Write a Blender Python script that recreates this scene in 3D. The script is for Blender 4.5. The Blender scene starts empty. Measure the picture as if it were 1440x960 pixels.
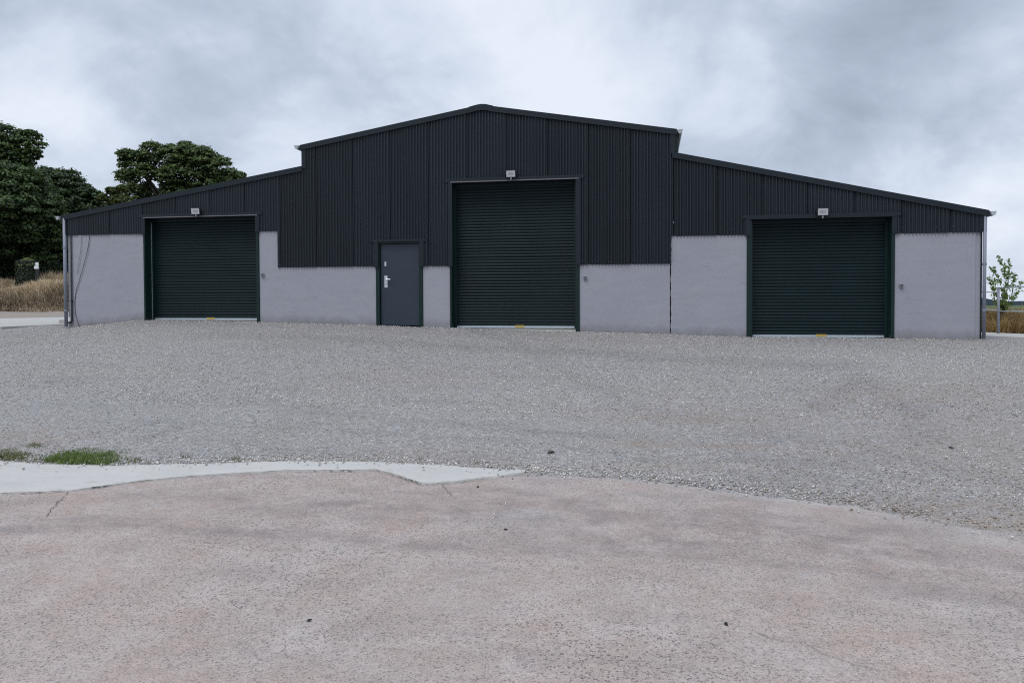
import bpy, math, random
import numpy as np
from mathutils import Vector, Matrix, Quaternion

random.seed(7)
rng = np.random.default_rng(7)
SC = bpy.context.scene
COL = SC.collection

# ------------------------------------------------------------------ camera
FPX, PPY = 1060.0, 438.98                 # focal length and principal point in pixels of the 1440x960 photograph
PITCH, ROLL, YAW = map(math.radians, (1.33484, 0.22719, -10.39455))
EYE = 1.6
cp, sp, cy_, sy_ = math.cos(PITCH), math.sin(PITCH), math.cos(YAW), math.sin(YAW)
_fwd = Vector((sy_ * cp, cy_ * cp, -sp)); _right = Vector((cy_, -sy_, 0)); _down = _fwd.cross(_right)
RIGHT = _right * math.cos(ROLL) + _down * math.sin(ROLL)
DOWN = -_right * math.sin(ROLL) + _down * math.cos(ROLL)
cam = bpy.data.cameras.new('camera')
cam.sensor_width = 36.0
cam.lens = FPX / 1440 * 36
cam.shift_y = -(480 - PPY) / 1440
cam.clip_start, cam.clip_end = 0.05, 20000
camo = bpy.data.objects.new('camera', cam); COL.objects.link(camo)
M = Matrix((RIGHT, -DOWN, -_fwd)).transposed().to_4x4()
M.translation = (0, 0, EYE)
camo.matrix_world = M
SC.camera = camo
SC.cycles.use_denoising = False             # a photograph's fine grain instead of a smoothed picture
SC.cycles.filter_width = 1.1
SC.cycles.sample_clamp_direct = 2.0; SC.cycles.sample_clamp_indirect = 1.0

def ray(px, py):
    return RIGHT * ((px - 720) / FPX) + DOWN * ((py - PPY) / FPX) + _fwd
def at(px, py, depth):                    # point at a viewing depth
    return Vector((0, 0, EYE)) + ray(px, py) * depth
FY = 18.05                                # the facade stands in the plane y = FY
def fp(px, py):
    d = ray(px, py); t = FY / d.y
    return d.x * t, EYE + d.z * t
def on_z(px, py, z=0.0):
    d = ray(px, py); t = (z - EYE) / d.z
    return d.x * t, d.y * t

# ------------------------------------------------------------------ light
SUN_EL, SUN_AZ = math.radians(58), math.radians(205)     # azimuth clockwise from +y
VIS = SC.view_settings
VIS.view_transform = 'Standard'; VIS.look = 'None'; VIS.exposure = 0.06; VIS.gamma = 1.0; VIS.use_curve_mapping = False
sd = Vector((math.sin(SUN_AZ) * math.cos(SUN_EL), math.cos(SUN_AZ) * math.cos(SUN_EL), math.sin(SUN_EL)))
sun = bpy.data.lights.new('sun', 'SUN'); sun.energy = 1.3; sun.angle = math.radians(25); sun.color = (1, .97, .93)
suno = bpy.data.objects.new('sun', sun); COL.objects.link(suno)
suno.rotation_euler = sd.to_track_quat('Z', 'Y').to_euler(); suno.location = (0, 0, 60)

class NT:
    """small helper that wires nodes"""
    def __init__(s, tree): s.t = tree; s.n = tree.nodes; s.l = tree.links
    def put(s, sock, v):
        if hasattr(v, 'is_output'): s.l.new(v, sock)
        elif isinstance(v, (int, float)):
            try: sock.default_value = v
            except TypeError: sock.default_value = (v, v, v)
        else:
            v = tuple(v)
            if len(sock.default_value) == 4 and len(v) == 3: v += (1.0,)
            sock.default_value = v
    def math(s, op, a, b=0.0, c=0.0, clamp=False):
        n = s.n.new('ShaderNodeMath'); n.operation = op; n.use_clamp = clamp
        s.put(n.inputs[0], a); s.put(n.inputs[1], b); s.put(n.inputs[2], c); return n.outputs[0]
    def vmath(s, op, a, b=(0, 0, 0), out=0):
        n = s.n.new('ShaderNodeVectorMath'); n.operation = op
        s.put(n.inputs[0], a)
        if op == 'SCALE': s.put(n.inputs['Scale'], b)
        elif op != 'NORMALIZE': s.put(n.inputs[1], b)
        return n.outputs['Value'] if op == 'DOT_PRODUCT' else n.outputs[0]
    def noise(s, vec, scale, detail=4, rough=.55, dist=0.0, col=False):
        n = s.n.new('ShaderNodeTexNoise'); s.put(n.inputs['Vector'], vec); n.inputs['Scale'].default_value = scale
        n.inputs['Detail'].default_value = detail; n.inputs['Roughness'].default_value = rough; n.inputs['Distortion'].default_value = dist
        return n.outputs[1 if col else 0]
    def vor(s, vec, scale, feature='F1', out='Distance', rnd=1.0):
        n = s.n.new('ShaderNodeTexVoronoi'); n.feature = feature; s.put(n.inputs['Vector'], vec)
        n.inputs['Scale'].default_value = scale; n.inputs['Randomness'].default_value = rnd
        return n.outputs[out]
    def ramp(s, f, stops, interp='LINEAR'):
        n = s.n.new('ShaderNodeValToRGB'); s.put(n.inputs[0], f); r = n.color_ramp; r.interpolation = interp
        while len(r.elements) < len(stops): r.elements.new(0.5)
        for e, (p, c) in zip(r.elements, stops):
            e.position = p
            e.color = (c, c, c, 1) if isinstance(c, (int, float)) else tuple(c) + (1,)
        return n.outputs[0]
    def mix(s, f, a, b, mode='MIX'):
        n = s.n.new('ShaderNodeMix'); n.data_type = 'RGBA'; n.blend_type = mode
        s.put(n.inputs[0], f); s.put(n.inputs[6], a); s.put(n.inputs[7], b); return n.outputs[2]
    def attr(s, name, out='Fac'):
        n = s.n.new('ShaderNodeAttribute'); n.attribute_name = name; return n.outputs[out]
    def pos(s): return s.n.new('ShaderNodeNewGeometry').outputs['Position']
    def objrand(s): return s.n.new('ShaderNodeObjectInfo').outputs['Random']
    def bump(s, h, dist, strength=1.0, normal=None):
        n = s.n.new('ShaderNodeBump'); n.inputs['Strength'].default_value = strength; n.inputs['Distance'].default_value = dist
        s.put(n.inputs['Height'], h)
        if normal is not None: s.l.new(normal, n.inputs['Normal'])
        return n.outputs[0]
    def mapping(s, vec, scale=(1, 1, 1), rot=(0, 0, 0), loc=(0, 0, 0)):
        n = s.n.new('ShaderNodeMapping'); s.put(n.inputs[0], vec); n.inputs['Scale'].default_value = scale
        n.inputs['Rotation'].default_value = rot; n.inputs['Location'].default_value = loc; return n.outputs[0]

# world: Nishita sky almost wholly covered by a procedural overcast
world = bpy.data.worlds.new('World'); SC.world = world; world.use_nodes = True
W = NT(world.node_tree); W.n.clear()
sky = W.n.new('ShaderNodeTexSky'); sky.sky_type = 'NISHITA'; sky.sun_disc = False
sky.sun_elevation = SUN_EL; sky.sun_rotation = SUN_AZ
bsky = W.n.new('ShaderNodeBackground'); W.l.new(sky.outputs[0], bsky.inputs[0]); bsky.inputs[1].default_value = 0.1
tc = W.n.new('ShaderNodeTexCoord')
dirv = W.vmath('NORMALIZE', tc.outputs['Generated'])
sepz = W.n.new('ShaderNodeSeparateXYZ'); W.l.new(dirv, sepz.inputs[0])
zc = W.math('MAXIMUM', sepz.outputs[2], 0.0)
inv = W.math('DIVIDE', 1.0, W.math('ADD', zc, 0.55))
comb = W.n.new('ShaderNodeCombineXYZ'); W.l.new(W.math('MULTIPLY', sepz.outputs[0], inv), comb.inputs[0])
W.l.new(W.math('MULTIPLY', sepz.outputs[1], inv), comb.inputs[1]); comb.inputs[2].default_value = 3.7
n1 = W.noise(comb.outputs[0], 1.05, 6, .5, .15)
n2 = W.noise(comb.outputs[0], 3.0, 9, .56, .3)
n3 = W.noise(comb.outputs[0], 8.0, 7, .6, .4)
lum = W.math('ADD', W.math('MULTIPLY', n3, .16), W.math('ADD', W.math('MULTIPLY', n1, .36), W.math('MULTIPLY', n2, .48)))
def blob(px, py, k, a):                   # a broad cloud mass in one direction of the sky
    d = ray(px, py).normalized()
    q = W.math('SUBTRACT', W.vmath('DOT_PRODUCT', dirv, tuple(d)), 1.0)
    return W.math('MULTIPLY', W.math('EXPONENT', W.math('MULTIPLY', q, k)), a)
for b in ((190, 105, 60, -.10), (90, 190, 200, .13), (750, 40, 90, .085), (1055, 45, 260, .10), (1180, 150, 110, -.075), (1400, 80, 60, -.01),
          (400, 205, 220, .12), (1390, 300, 120, .02), (780, 135, 500, .07), (560, 60, 90, .02), (1330, 225, 150, .04)):
    lum = W.math('ADD', lum, blob(*b))
ccol = W.ramp(lum, [(.32, (0.302, 0.355, 0.441)), (.42, (0.406, 0.473, 0.584)), (.49, (0.510, 0.583, 0.707)), (.555, (0.638, 0.709, 0.830)), (.65, (0.794, 0.847, 0.948))])
gain = W.math('ADD', 1.0, W.math('MULTIPLY', W.math('SUBTRACT', zc, .38, clamp=True), 2.2))
bcl = W.n.new('ShaderNodeBackground'); W.l.new(ccol, bcl.inputs[0]); W.l.new(gain, bcl.inputs[1])
mixw = W.n.new('ShaderNodeMixShader'); mixw.inputs[0].default_value = .96
W.l.new(bsky.outputs[0], mixw.inputs[1]); W.l.new(bcl.outputs[0], mixw.inputs[2])
wo = W.n.new('ShaderNodeOutputWorld'); W.l.new(mixw.outputs[0], wo.inputs[0])

# ------------------------------------------------------------------ materials
def new_mat(name):
    m = bpy.data.materials.new(name); m.use_nodes = True
    t = NT(m.node_tree); b = t.n['Principled BSDF']; return m, t, b
def simple(name, col, rough=.5, metal=0.0, var=.12, scale=6.0, bump=0.0, bscale=200, spec=.5):
    m, t, b = new_mat(name)
    p = t.pos(); n = t.noise(p, scale, 5, .6)
    f = t.math('ADD', 1 - var, t.math('MULTIPLY', n, 2 * var))
    t.put(b.inputs['Base Color'], t.vmath('SCALE', tuple(col), f))
    t.put(b.inputs['Roughness'], t.math('ADD', rough - .08, t.math('MULTIPLY', t.noise(p, scale * 2.3, 3), .16)))
    b.inputs['Metallic'].default_value = metal; b.inputs['Specular IOR Level'].default_value = spec
    if bump: t.put(b.inputs['Normal'], t.bump(t.noise(p, bscale, 3), bump))
    return m

def mat_cladding():
    m, t, b = new_mat('painted_steel_cladding')
    p = t.pos()
    st = t.noise(t.mapping(p, (5, 5, .35)), 1.6, 5, .65)          # faint vertical streaks
    cl = t.noise(p, .7, 4, .6)
    f = t.math('ADD', .62, t.math('ADD', t.math('MULTIPLY', st, .36), t.math('ADD', t.math('MULTIPLY', cl, .24), t.math('MULTIPLY', t.objrand(), .34))))
    t.put(b.inputs['Base Color'], t.vmath('SCALE', (.0150, .0207, .0265), f))
    t.put(b.inputs['Roughness'], t.math('ADD', .27, t.math('MULTIPLY', cl, .2)))
    b.inputs['Specular IOR Level'].default_value = .34
    t.put(b.inputs['Normal'], t.bump(t.noise(p, 9, 3), .004, .5))
    return m
def mat_wall():
    m, t, b = new_mat('painted_render')
    p = t.pos()
    sx = t.n.new('ShaderNodeSeparateXYZ'); t.l.new(p, sx.inputs[0])
    cv = t.n.new('ShaderNodeCombineXYZ'); t.l.new(sx.outputs[0], cv.inputs[0]); t.l.new(sx.outputs[2], cv.inputs[1])
    big = t.noise(p, .9, 5, .6); streak = t.noise(t.mapping(p, (1.2, 1.2, 4.5)), 1.6, 5, .65)
    col = t.mix(big, (.298, .300, .340), (.356, .356, .388))
    col = t.mix(t.ramp(streak, [(.45, 0.0), (.75, .55)]), col, (.285, .282, .315))
    wear = t.ramp(t.noise(t.mapping(p, (1, 1, 2.6)), 3.5, 8, .72), [(.60, 0.0), (.70, .6)])
    col = t.mix(wear, col, (.215, .215, .245))
    # splash-back dirt just above the gravel, ragged
    bz = t.attr('base_height'); dz = t.math('ADD', bz, t.math('MULTIPLY', t.math('SUBTRACT', t.noise(p, 3.2, 6, .7), .5), .42))
    dirt = t.ramp(dz, [(.0, .8), (.26, 0.0)])
    col = t.mix(dirt, col, (.19, .18, .185))
    chips = t.ramp(t.noise(t.mapping(p, (1, 1, 2.2)), 7.5, 7, .7), [(.735, 0.0), (.76, .8)])
    col = t.mix(chips, col, (.18, .17, .18))
    t.put(b.inputs['Base Color'], col); b.inputs['Roughness'].default_value = .8; b.inputs['Specular IOR Level'].default_value = .25
    br = t.n.new('ShaderNodeTexBrick'); t.l.new(cv.outputs[0], br.inputs[0]); br.inputs['Scale'].default_value = 1
    br.inputs['Brick Width'].default_value = .45; br.inputs['Row Height'].default_value = .225
    br.inputs['Mortar Size'].default_value = .012; br.inputs['Mortar Smooth'].default_value = .8
    h = t.math('ADD', t.math('MULTIPLY', br.outputs['Fac'], -.025), t.math('ADD', t.math('MULTIPLY', t.noise(p, 60, 5, .7), .3), t.math('MULTIPLY', t.noise(p, 5, 4), 1.2)))
    t.put(b.inputs['Normal'], t.bump(h, .007, .7))
    return m
def mat_concrete_pink():
    m, t, b = new_mat('old_pink_concrete')
    p = t.pos()
    base = t.mix(t.ramp(t.noise(p, .8, 6, .62, .4), [(.35, 0.0), (.65, 1.0)]), (.362, .277, .238), (.338, .288, .258))
    base = t.mix(t.ramp(t.noise(p, 2.6, 7, .68), [(.42, 0.0), (.72, .8)]), base, (.43, .382, .352))
    base = t.mix(t.ramp(t.noise(t.mapping(p, (1, 2.2, 1)), 1.3, 6, .66), [(.5, 0.0), (.72, .6)]), base, (.25, .208, .195))
    tyre = t.attr('tyre'); base = t.mix(t.math('MULTIPLY', tyre, t.ramp(t.noise(p, 3.4, 6, .7), [(.35, .0), (.6, .85)])), base, (.185, .155, .147))
    rust = t.attr('rust'); base = t.mix(t.math('MULTIPLY', rust, t.ramp(t.noise(p, 9, 5), [(.35, 0.0), (.75, .45)])), base, (.38, .27, .20))
    scuff = t.attr('scuff'); base = t.mix(t.math('MULTIPLY', scuff, t.ramp(t.noise(t.mapping(p, (3, 14, 1), (0, 0, .5)), 3, 4), [(.4, 0.0), (.6, .8)])), base, (.33, .32, .315))
    # pale worn laitance wiped over with fine grain
    grain = t.noise(p, 95, 4, .75); base = t.mix(t.ramp(grain, [(.3, 0.0), (.72, 1.0)]), t.vmath('SCALE', base, .72), t.vmath('SCALE', base, 1.24))
    mid = t.noise(p, 17, 6, .8); base = t.vmath('SCALE', base, t.ramp(mid, [(.3, .82), (.5, 1.0), (.7, 1.16)]))
    # exposed aggregate: stones, some dark, some nearly white, and pluck-out pits with their shade in the colour
    expo = t.math('MULTIPLY', t.ramp(t.noise(p, .55, 4, .6), [(.36, .2), (.6, 1.0)]), t.math('SUBTRACT', 1.0, t.math('MULTIPLY', tyre, .6)))
    wv = t.vmath('ADD', p, t.vmath('SCALE', t.noise(p, 21, 3, .6, 0, True), .045))
    d1 = t.vor(wv, 64); c1 = t.vor(wv, 64, out='Color')
    sc1 = t.n.new('ShaderNodeSeparateColor'); t.l.new(c1, sc1.inputs[0])
    pick = t.ramp(sc1.outputs[0], [(.52, 0.0), (.58, 1.0)])
    stone = t.math('MULTIPLY', t.math('MULTIPLY', t.ramp(d1, [(.30, 1.0), (.42, 0.0)]), pick), expo)
    tone = t.ramp(sc1.outputs[1], [(0.0, (.05, .045, .045)), (.4, (.10, .088, .086)), (.75, (.19, .165, .155)), (.86, (.55, .51, .47))])
    base = t.mix(t.math('MULTIPLY', stone, .85), base, tone)
    d2 = t.vor(wv, 105); c2 = t.vor(wv, 105, out='Color')
    sc2 = t.n.new('ShaderNodeSeparateColor'); t.l.new(c2, sc2.inputs[0])
    s2 = t.math('MULTIPLY', t.ramp(d2, [(.28, 1.0), (.42, 0.0)]), t.ramp(sc2.outputs[0], [(.50, 0.0), (.58, .9)]))
    base = t.mix(t.math('MULTIPLY', s2, .75), base, t.ramp(sc2.outputs[1], [(.0, (.12, .10, .10)), (.6, (.2, .17, .16)), (.75, (.5, .46, .43))]))
    worn = t.attr('worn'); base = t.mix(t.math('MULTIPLY', worn, t.ramp(t.noise(p, 11, 6, .7), [(.3, .0), (.5, .9)])), base, (.43, .395, .35))
    dust = t.attr('dust'); base = t.mix(t.math('MULTIPLY', dust, t.ramp(t.noise(p, 16, 7, .75), [(.38, 0.0), (.56, .95)])), base, t.mix(t.noise(p, 70, 3), (.20, .19, .18), (.46, .44, .42)))
    t.put(b.inputs['Base Color'], base); b.inputs['Roughness'].default_value = .85; b.inputs['Specular IOR Level'].default_value = .3
    h = t.math('ADD', t.math('MULTIPLY', stone, -.9), t.math('ADD', t.math('MULTIPLY', t.noise(p, 70, 5, .7), .8), t.math('ADD', t.math('MULTIPLY', s2, -.4), t.math('MULTIPLY', t.noise(p, 6, 3), 1.0))))
    t.put(b.inputs['Normal'], t.bump(h, .006, .9))
    return m
def mat_concrete_pale(name='pale_new_concrete', k=1.0, patchy=False):
    m, t, b = new_mat(name)
    p = t.pos()
    c = t.mix(t.noise(p, 1.3, 6, .6, .5), (.54 * k, .52 * k, .485 * k), (.66 * k, .635 * k, .59 * k))
    c = t.mix(t.ramp(t.noise(t.mapping(p, (1, 4, 1), (0, 0, .15)), 1.5, 6, .65), [(.5, 0.0), (.7, .4)]), c, (.46 * k, .45 * k, .44 * k))
    c = t.mix(t.ramp(t.noise(p, 4.5, 8, .74), [(.56, 0.0), (.70, .55)]), c, (.27, .255, .235))
    c = t.mix(t.ramp(t.noise(p, 130, 3, .7), [(.35, .0), (.7, .35)]), c, t.vmath('SCALE', c, .8))
    t.put(b.inputs['Base Color'], c); b.inputs['Roughness'].default_value = .8
    t.put(b.inputs['Normal'], t.bump(t.math('ADD', t.noise(t.mapping(p, (1, 5, 1)), 12, 5, .65), t.math('MULTIPLY', t.noise(p, 90, 4), .4)), .008, .7))
    return m
def mat_gravel():
    m, t, b = new_mat('limestone_gravel')
    p = t.pos()
    d = t.vor(p, 46); cc = t.vor(p, 46, out='Color')
    s = t.n.new('ShaderNodeSeparateColor'); t.l.new(cc, s.inputs[0])
    col = t.ramp(s.outputs[0], [(0.0, (0.198, 0.190, 0.192)), (.4, (0.322, 0.307, 0.305)), (.75, (0.424, 0.403, 0.395)), (1.0, (0.531, 0.508, 0.490))])
    d2 = t.vor(p, 118); cc2 = t.vor(p, 118, out='Color')
    s2 = t.n.new('ShaderNodeSeparateColor'); t.l.new(cc2, s2.inputs[0])
    fine = t.ramp(s2.outputs[0], [(0.0, (0.254, 0.239, 0.230)), (.6, (0.373, 0.348, 0.330)), (1.0, (0.475, 0.444, 0.420))])
    col = t.mix(t.ramp(t.noise(p, .6, 5, .6), [(.4, .25), (.65, .85)]), col, fine)
    col = t.mix(t.ramp(t.noise(p, .42, 6, .62, .5), [(.5, 0.0), (.72, .55)]), col, (.33, .30, .265))
    col = t.mix(t.ramp(t.noise(t.mapping(p, (.5, 2.4, 1)), .8, 5, .6), [(.5, 0.0), (.7, .45)]), col, (0.254, 0.241, 0.243))
    gr = t.noise(p, 13, 6, .82); col = t.vmath('SCALE', col, t.ramp(gr, [(.3, .70), (.5, 1.0), (.7, 1.28)]))
    trk = t.attr('track'); col = t.mix(t.math('MULTIPLY', trk, t.ramp(t.noise(p, 2.2, 6, .7), [(.3, .1), (.65, .85)])), col, (.225, .212, .205))
    tan = t.attr('tan'); col = t.mix(t.math('MULTIPLY', tan, t.ramp(t.noise(p, 4.2, 6, .7), [(.35, 0.0), (.65, .9)])), col, (.33, .255, .195))
    col = t.mix(t.ramp(d, [(.30, 0.0), (.62, .5)]), col, t.vmath('SCALE', col, .55))
    t.put(b.inputs['Base Color'], col); b.inputs['Roughness'].default_value = .9; b.inputs['Specular IOR Level'].default_value = .25
    h = t.math('ADD', t.math('MULTIPLY', d, -1.0), t.math('ADD', t.math('MULTIPLY', d2, -.4), t.math('MULTIPLY', s.outputs[1], .5)))
    t.put(b.inputs['Normal'], t.bump(h, .016, .9))
    return m
def mat_stone():
    m, t, b = new_mat('crushed_stone')
    a = t.attr('tint')
    c = t.ramp(a, [(0.0, (0.210, 0.198, 0.183)), (.22, (0.341, 0.321, 0.300)), (.65, (0.530, 0.497, 0.462)), (.9, (0.714, 0.675, 0.622)), (.95, (.33, .27, .215)), (1.0, (.24, .185, .145))])
    t.put(b.inputs['Base Color'], t.vmath('SCALE', c, t.math('ADD', .8, t.math('MULTIPLY', t.noise(t.pos(), 140, 3), .4))))
    b.inputs['Roughness'].default_value = .88; b.inputs['Specular IOR Level'].default_value = .25
    return m
def mat_leaf(name, a, bcol, trans=.25):
    m, t, b = new_mat(name)
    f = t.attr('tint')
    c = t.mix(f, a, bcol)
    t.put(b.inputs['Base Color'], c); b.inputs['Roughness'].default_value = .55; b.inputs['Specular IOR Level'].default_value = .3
    tr = t.n.new('ShaderNodeBsdfTranslucent'); t.l.new(t.vmath('MULTIPLY', c, (1.3, 1.5, .7)), tr.inputs[0])
    mx = t.n.new('ShaderNodeMixShader'); mx.inputs[0].default_value = trans
    t.l.new(b.outputs[0], mx.inputs[1]); t.l.new(tr.outputs[0], mx.inputs[2])
    t.l.new(mx.outputs[0], t.n['Material Output'].inputs[0])
    return m
def mat_terrain():
    m, t, b = new_mat('rough_ground')
    p = t.pos()
    near = t.mix(t.noise(p, .7, 6, .65), (.20, .165, .14), (.30, .26, .225))
    near = t.mix(t.ramp(t.noise(p, 40, 4, .7), [(.4, 0.0), (.7, .5)]), near, (.36, .33, .30))
    fc = t.vor(p, .0045, out='Color'); s = t.n.new('ShaderNodeSeparateColor'); t.l.new(fc, s.inputs[0])
    field = t.ramp(s.outputs[0], [(0.0, (.07, .11, .05)), (.35, (.12, .16, .07)), (.6, (.22, .20, .10)), (1.0, (.06, .10, .05))], 'CONSTANT')
    field = t.mix(t.noise(p, .02, 5), field, t.vmath('SCALE', field, .75))
    dist = t.vmath('DOT_PRODUCT', p, p)
    t.put(b.inputs['Base Color'], t.mix(t.ramp(t.math('DIVIDE', dist, 40000.0), [(.08, 0.0), (.3, 1.0)]), near, field))
    b.inputs['Roughness'].default_value = .95; b.inputs['Specular IOR Level'].default_value = .1
    t.put(b.inputs['Normal'], t.bump(t.noise(p, 25, 5, .7), .03, .7))
    return m
MT = dict(
    clad=mat_cladding(), wall=mat_wall(), apron=mat_concrete_pink(), pale=mat_concrete_pale('pale_new_concrete', .74), road=mat_concrete_pale('road_concrete', .66),
    worn=simple('worn_concrete_edge', (.40, .365, .325), .85, 0, .3, 9, .01, 60), gravel=mat_gravel(), stone=mat_stone(), terrain=mat_terrain(),
    trim=simple('dark_flashing', (.0112, .0170, .0225), .42, 0, .25, 3, spec=.3), green=simple('dark_green_steel', (.006, .021, .019), .42, 0, .2, 2.5, spec=.3),
    shutter=simple('dark_green_slats', (.0042, .0138, .0165), .40, 0, .35, 1.7, spec=.2), door=simple('navy_steel_door', (.024, .035, .053), .40, 0, .14, 2.2),
    galv=simple('galvanised_steel', (.48, .53, .56), .45, .55, .1, 9), paleplastic=simple('pale_grey_plastic', (.36, .38, .40), .45, 0, .1, 5),
    white=simple('white_paint', (.74, .75, .77), .45, 0, .06, 8), lens=simple('frosted_lamp_glass', (.50, .51, .52), .25, 0, .05, 20),
    black=simple('black_plastic', (.012, .012, .014), .45, 0, .1, 10), lip=simple('pale_drip_edge', (.17, .16, .17), .5, .2, .2, 3),
    yellow=simple('faded_yellow_sticker', (.42, .30, .07), .6, 0, .3, 18), steel=simple('bright_steel', (.66, .68, .70), .35, .6, .06, 12),
    pipe=simple('grey_pipe', (.21, .225, .275), .5, 0, .14, 3), screw=simple('screw_cap', (.07, .075, .08), .4, .3, .3, 3), inner=simple('dark_interior', (.03, .03, .032), .8),
    bark=simple('bark', (.055, .045, .036), .9, 0, .3, 6, .02, 30), wood=simple('weathered_timber', (.26, .24, .21), .85, 0, .2, 6, .004, 40),
    dirt_gapshade=simple('crack_dirt_gap_shade', (.045, .038, .034), .95, 0, .3, 30), cable=simple('grey_cable', (.085, .085, .105), .6), cableshade=simple('cable_shadow', (.24, .245, .31), .7),  # crack dirt tone and faint cable tone also stand for shade
    box=simple('grey_box', (.25, .255, .29), .5), blacksign=simple('dark_post', (.018, .018, .02), .7), chalk=simple('chalk_mark', (.50, .43, .40), .9, 0, .25, 60),
    leafA=mat_leaf('leaf_sycamore', (.011, .026, .013), (.10, .150, .048)), leafF=mat_leaf('leaf_dome', (.014, .032, .014), (.135, .185, .062)), leafB=mat_leaf('leaf_dark', (.010, .023, .013), (.078, .122, .043)),
    leafC=mat_leaf('leaf_light', (.035, .055, .018), (.12, .14, .045)), leafD=mat_leaf('leaf_undergrowth', (.007, .014, .008), (.028, .046, .018)),
    leafE=mat_leaf('leaf_sapling', (.08, .13, .048), (.22, .28, .11), .45), straw=mat_leaf('dry_grass', (.15, .105, .072), (.70, .56, .405), .1),
    strawdark=mat_leaf('dry_grass_brown', (.13, .075, .035), (.40, .27, .13), .2), grass=mat_leaf('green_grass', (.04, .075, .015), (.20, .25, .08), .25),
    weed=mat_leaf('weed_leaf', (.06, .075, .03), (.20, .20, .09), .2), moss=mat_leaf('moss_top', (.09, .12, .04), (.27, .30, .13), .2),
    hill=simple('haze_blue_woodland', (.016, .030, .036), .95, 0, .35, .006, spec=.05), hillfield=simple('distant_field', (.10, .125, .07), .95, 0, .3, .01, spec=.05),  # blue mixed into the woodland colour to stand for distance haze
)

# ------------------------------------------------------------------ mesh building
class MB:
    def __init__(s): s.v = []; s.f = []
    def add(s, vs, fs):
        o = len(s.v); s.v += [tuple(x) for x in vs]; s.f += [tuple(i + o for i in f) for f in fs]; return s
    def box(s, x0, x1, y0, y1, z0, z1):
        return s.add([(x0, y0, z0), (x1, y0, z0), (x1, y1, z0), (x0, y1, z0), (x0, y0, z1), (x1, y0, z1), (x1, y1, z1), (x0, y1, z1)],
                     [(0, 3, 2, 1), (4, 5, 6, 7), (0, 1, 5, 4), (1, 2, 6, 5), (2, 3, 7, 6), (3, 0, 4, 7)])
    def prism(s, poly, y0, y1):           # polygon in x,z, counter-clockwise seen from -y, pushed along y
        n = len(poly)
        v = [(x, y0, z) for x, z in poly] + [(x, y1, z) for x, z in poly]
        return s.add(v, [tuple(range(n)), tuple(range(2 * n - 1, n - 1, -1))] + [((i + 1) % n, i, n + i, n + (i + 1) % n) for i in range(n)])
    def slab(s, poly, z0, z1):            # polygon in x,y, counter-clockwise from above; z1 may be a function
        n = len(poly); zf = z1 if callable(z1) else (lambda x, y: z1); zb = z0 if callable(z0) else (lambda x, y: z0)
        v = [(x, y, zb(x, y)) for x, y in poly] + [(x, y, zf(x, y)) for x, y in poly]
        return s.add(v, [tuple(range(n - 1, -1, -1)), tuple(range(n, 2 * n))] + [(i, (i + 1) % n, n + (i + 1) % n, n + i) for i in range(n)])
    def tube(s, pts, r, n=8, caps=True):
        pts = [Vector(p) for p in pts]; rs = r if isinstance(r, (list, tuple)) else [r] * len(pts)
        o = len(s.v); ref = Vector((.31, .77, .55))
        for i, p in enumerate(pts):
            d = (pts[min(i + 1, len(pts) - 1)] - pts[max(i - 1, 0)]).normalized()
            a = d.cross(ref).normalized(); b = d.cross(a)
            for k in range(n):
                th = 2 * math.pi * k / n
                s.v.append(tuple(p + (a * math.cos(th) + b * math.sin(th)) * rs[i]))
        for i in range(len(pts) - 1):
            for k in range(n):
                a0 = o + i * n + k; a1 = o + i * n + (k + 1) % n
                s.f.append((a0, a0 + n, a1 + n, a1))
        if caps:
            s.f.append(tuple(o + k for k in range(n))); e = o + (len(pts) - 1) * n
            s.f.append(tuple(e + k for k in range(n - 1, -1, -1)))
        return s
    def data(s, name, mat, smooth=False):
        me = bpy.data.meshes.new(name); me.from_pydata(s.v, [], s.f); me.update()
        if mat: me.materials.append(mat)
        if smooth: me.polygons.foreach_set('use_smooth', [True] * len(me.polygons))
        return me
def link(name, me, parent=None, loc=None, bevel=0):
    o = bpy.data.objects.new(name, me); COL.objects.link(o)
    if parent is not None: o.parent = parent
    if loc is not None: o.location = loc
    if bevel:
        b = o.modifiers.new('bevel', 'BEVEL'); b.width = bevel; b.segments = 2; b.limit_method = 'ANGLE'
    return o
def build(mb, name, mat, parent=None, smooth=False, bevel=0):
    return link(name, mb.data(name, mat, smooth), parent, None, bevel)
def tag(o, label, cat=None, group=None, kind=None):
    o['label'] = label
    if cat: o['category'] = cat
    if group: o['group'] = group
    if kind: o['kind'] = kind
    return o
def struct(o): o['kind'] = 'structure'; return o
def empty(name, loc=(0, 0, 0)):
    o = bpy.data.objects.new(name, None); COL.objects.link(o); o.location = loc; o.empty_display_size = .3; return o
def np_mesh(name, verts, faces, mat, attrs=None, smooth=False):
    """verts (n,3) array, faces (m,k) array of equal-sided polygons, attrs {name: per-vertex float}"""
    verts = np.asarray(verts, np.float32); faces = np.asarray(faces, np.int32); k = faces.shape[1]
    me = bpy.data.meshes.new(name)
    me.vertices.add(len(verts)); me.vertices.foreach_set('co', verts.ravel())
    me.loops.add(faces.size); me.loops.foreach_set('vertex_index', faces.ravel())
    me.polygons.add(len(faces)); me.polygons.foreach_set('loop_start', np.arange(0, faces.size, k, dtype=np.int32))
    if smooth: me.polygons.foreach_set('use_smooth', np.ones(len(faces), bool))
    for an, av in (attrs or {}).items():
        a = me.attributes.new(an, 'FLOAT', 'POINT'); a.data.foreach_set('value', np.asarray(av, np.float32))
    me.update(); me.validate(); me.materials.append(mat)
    return me
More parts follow.
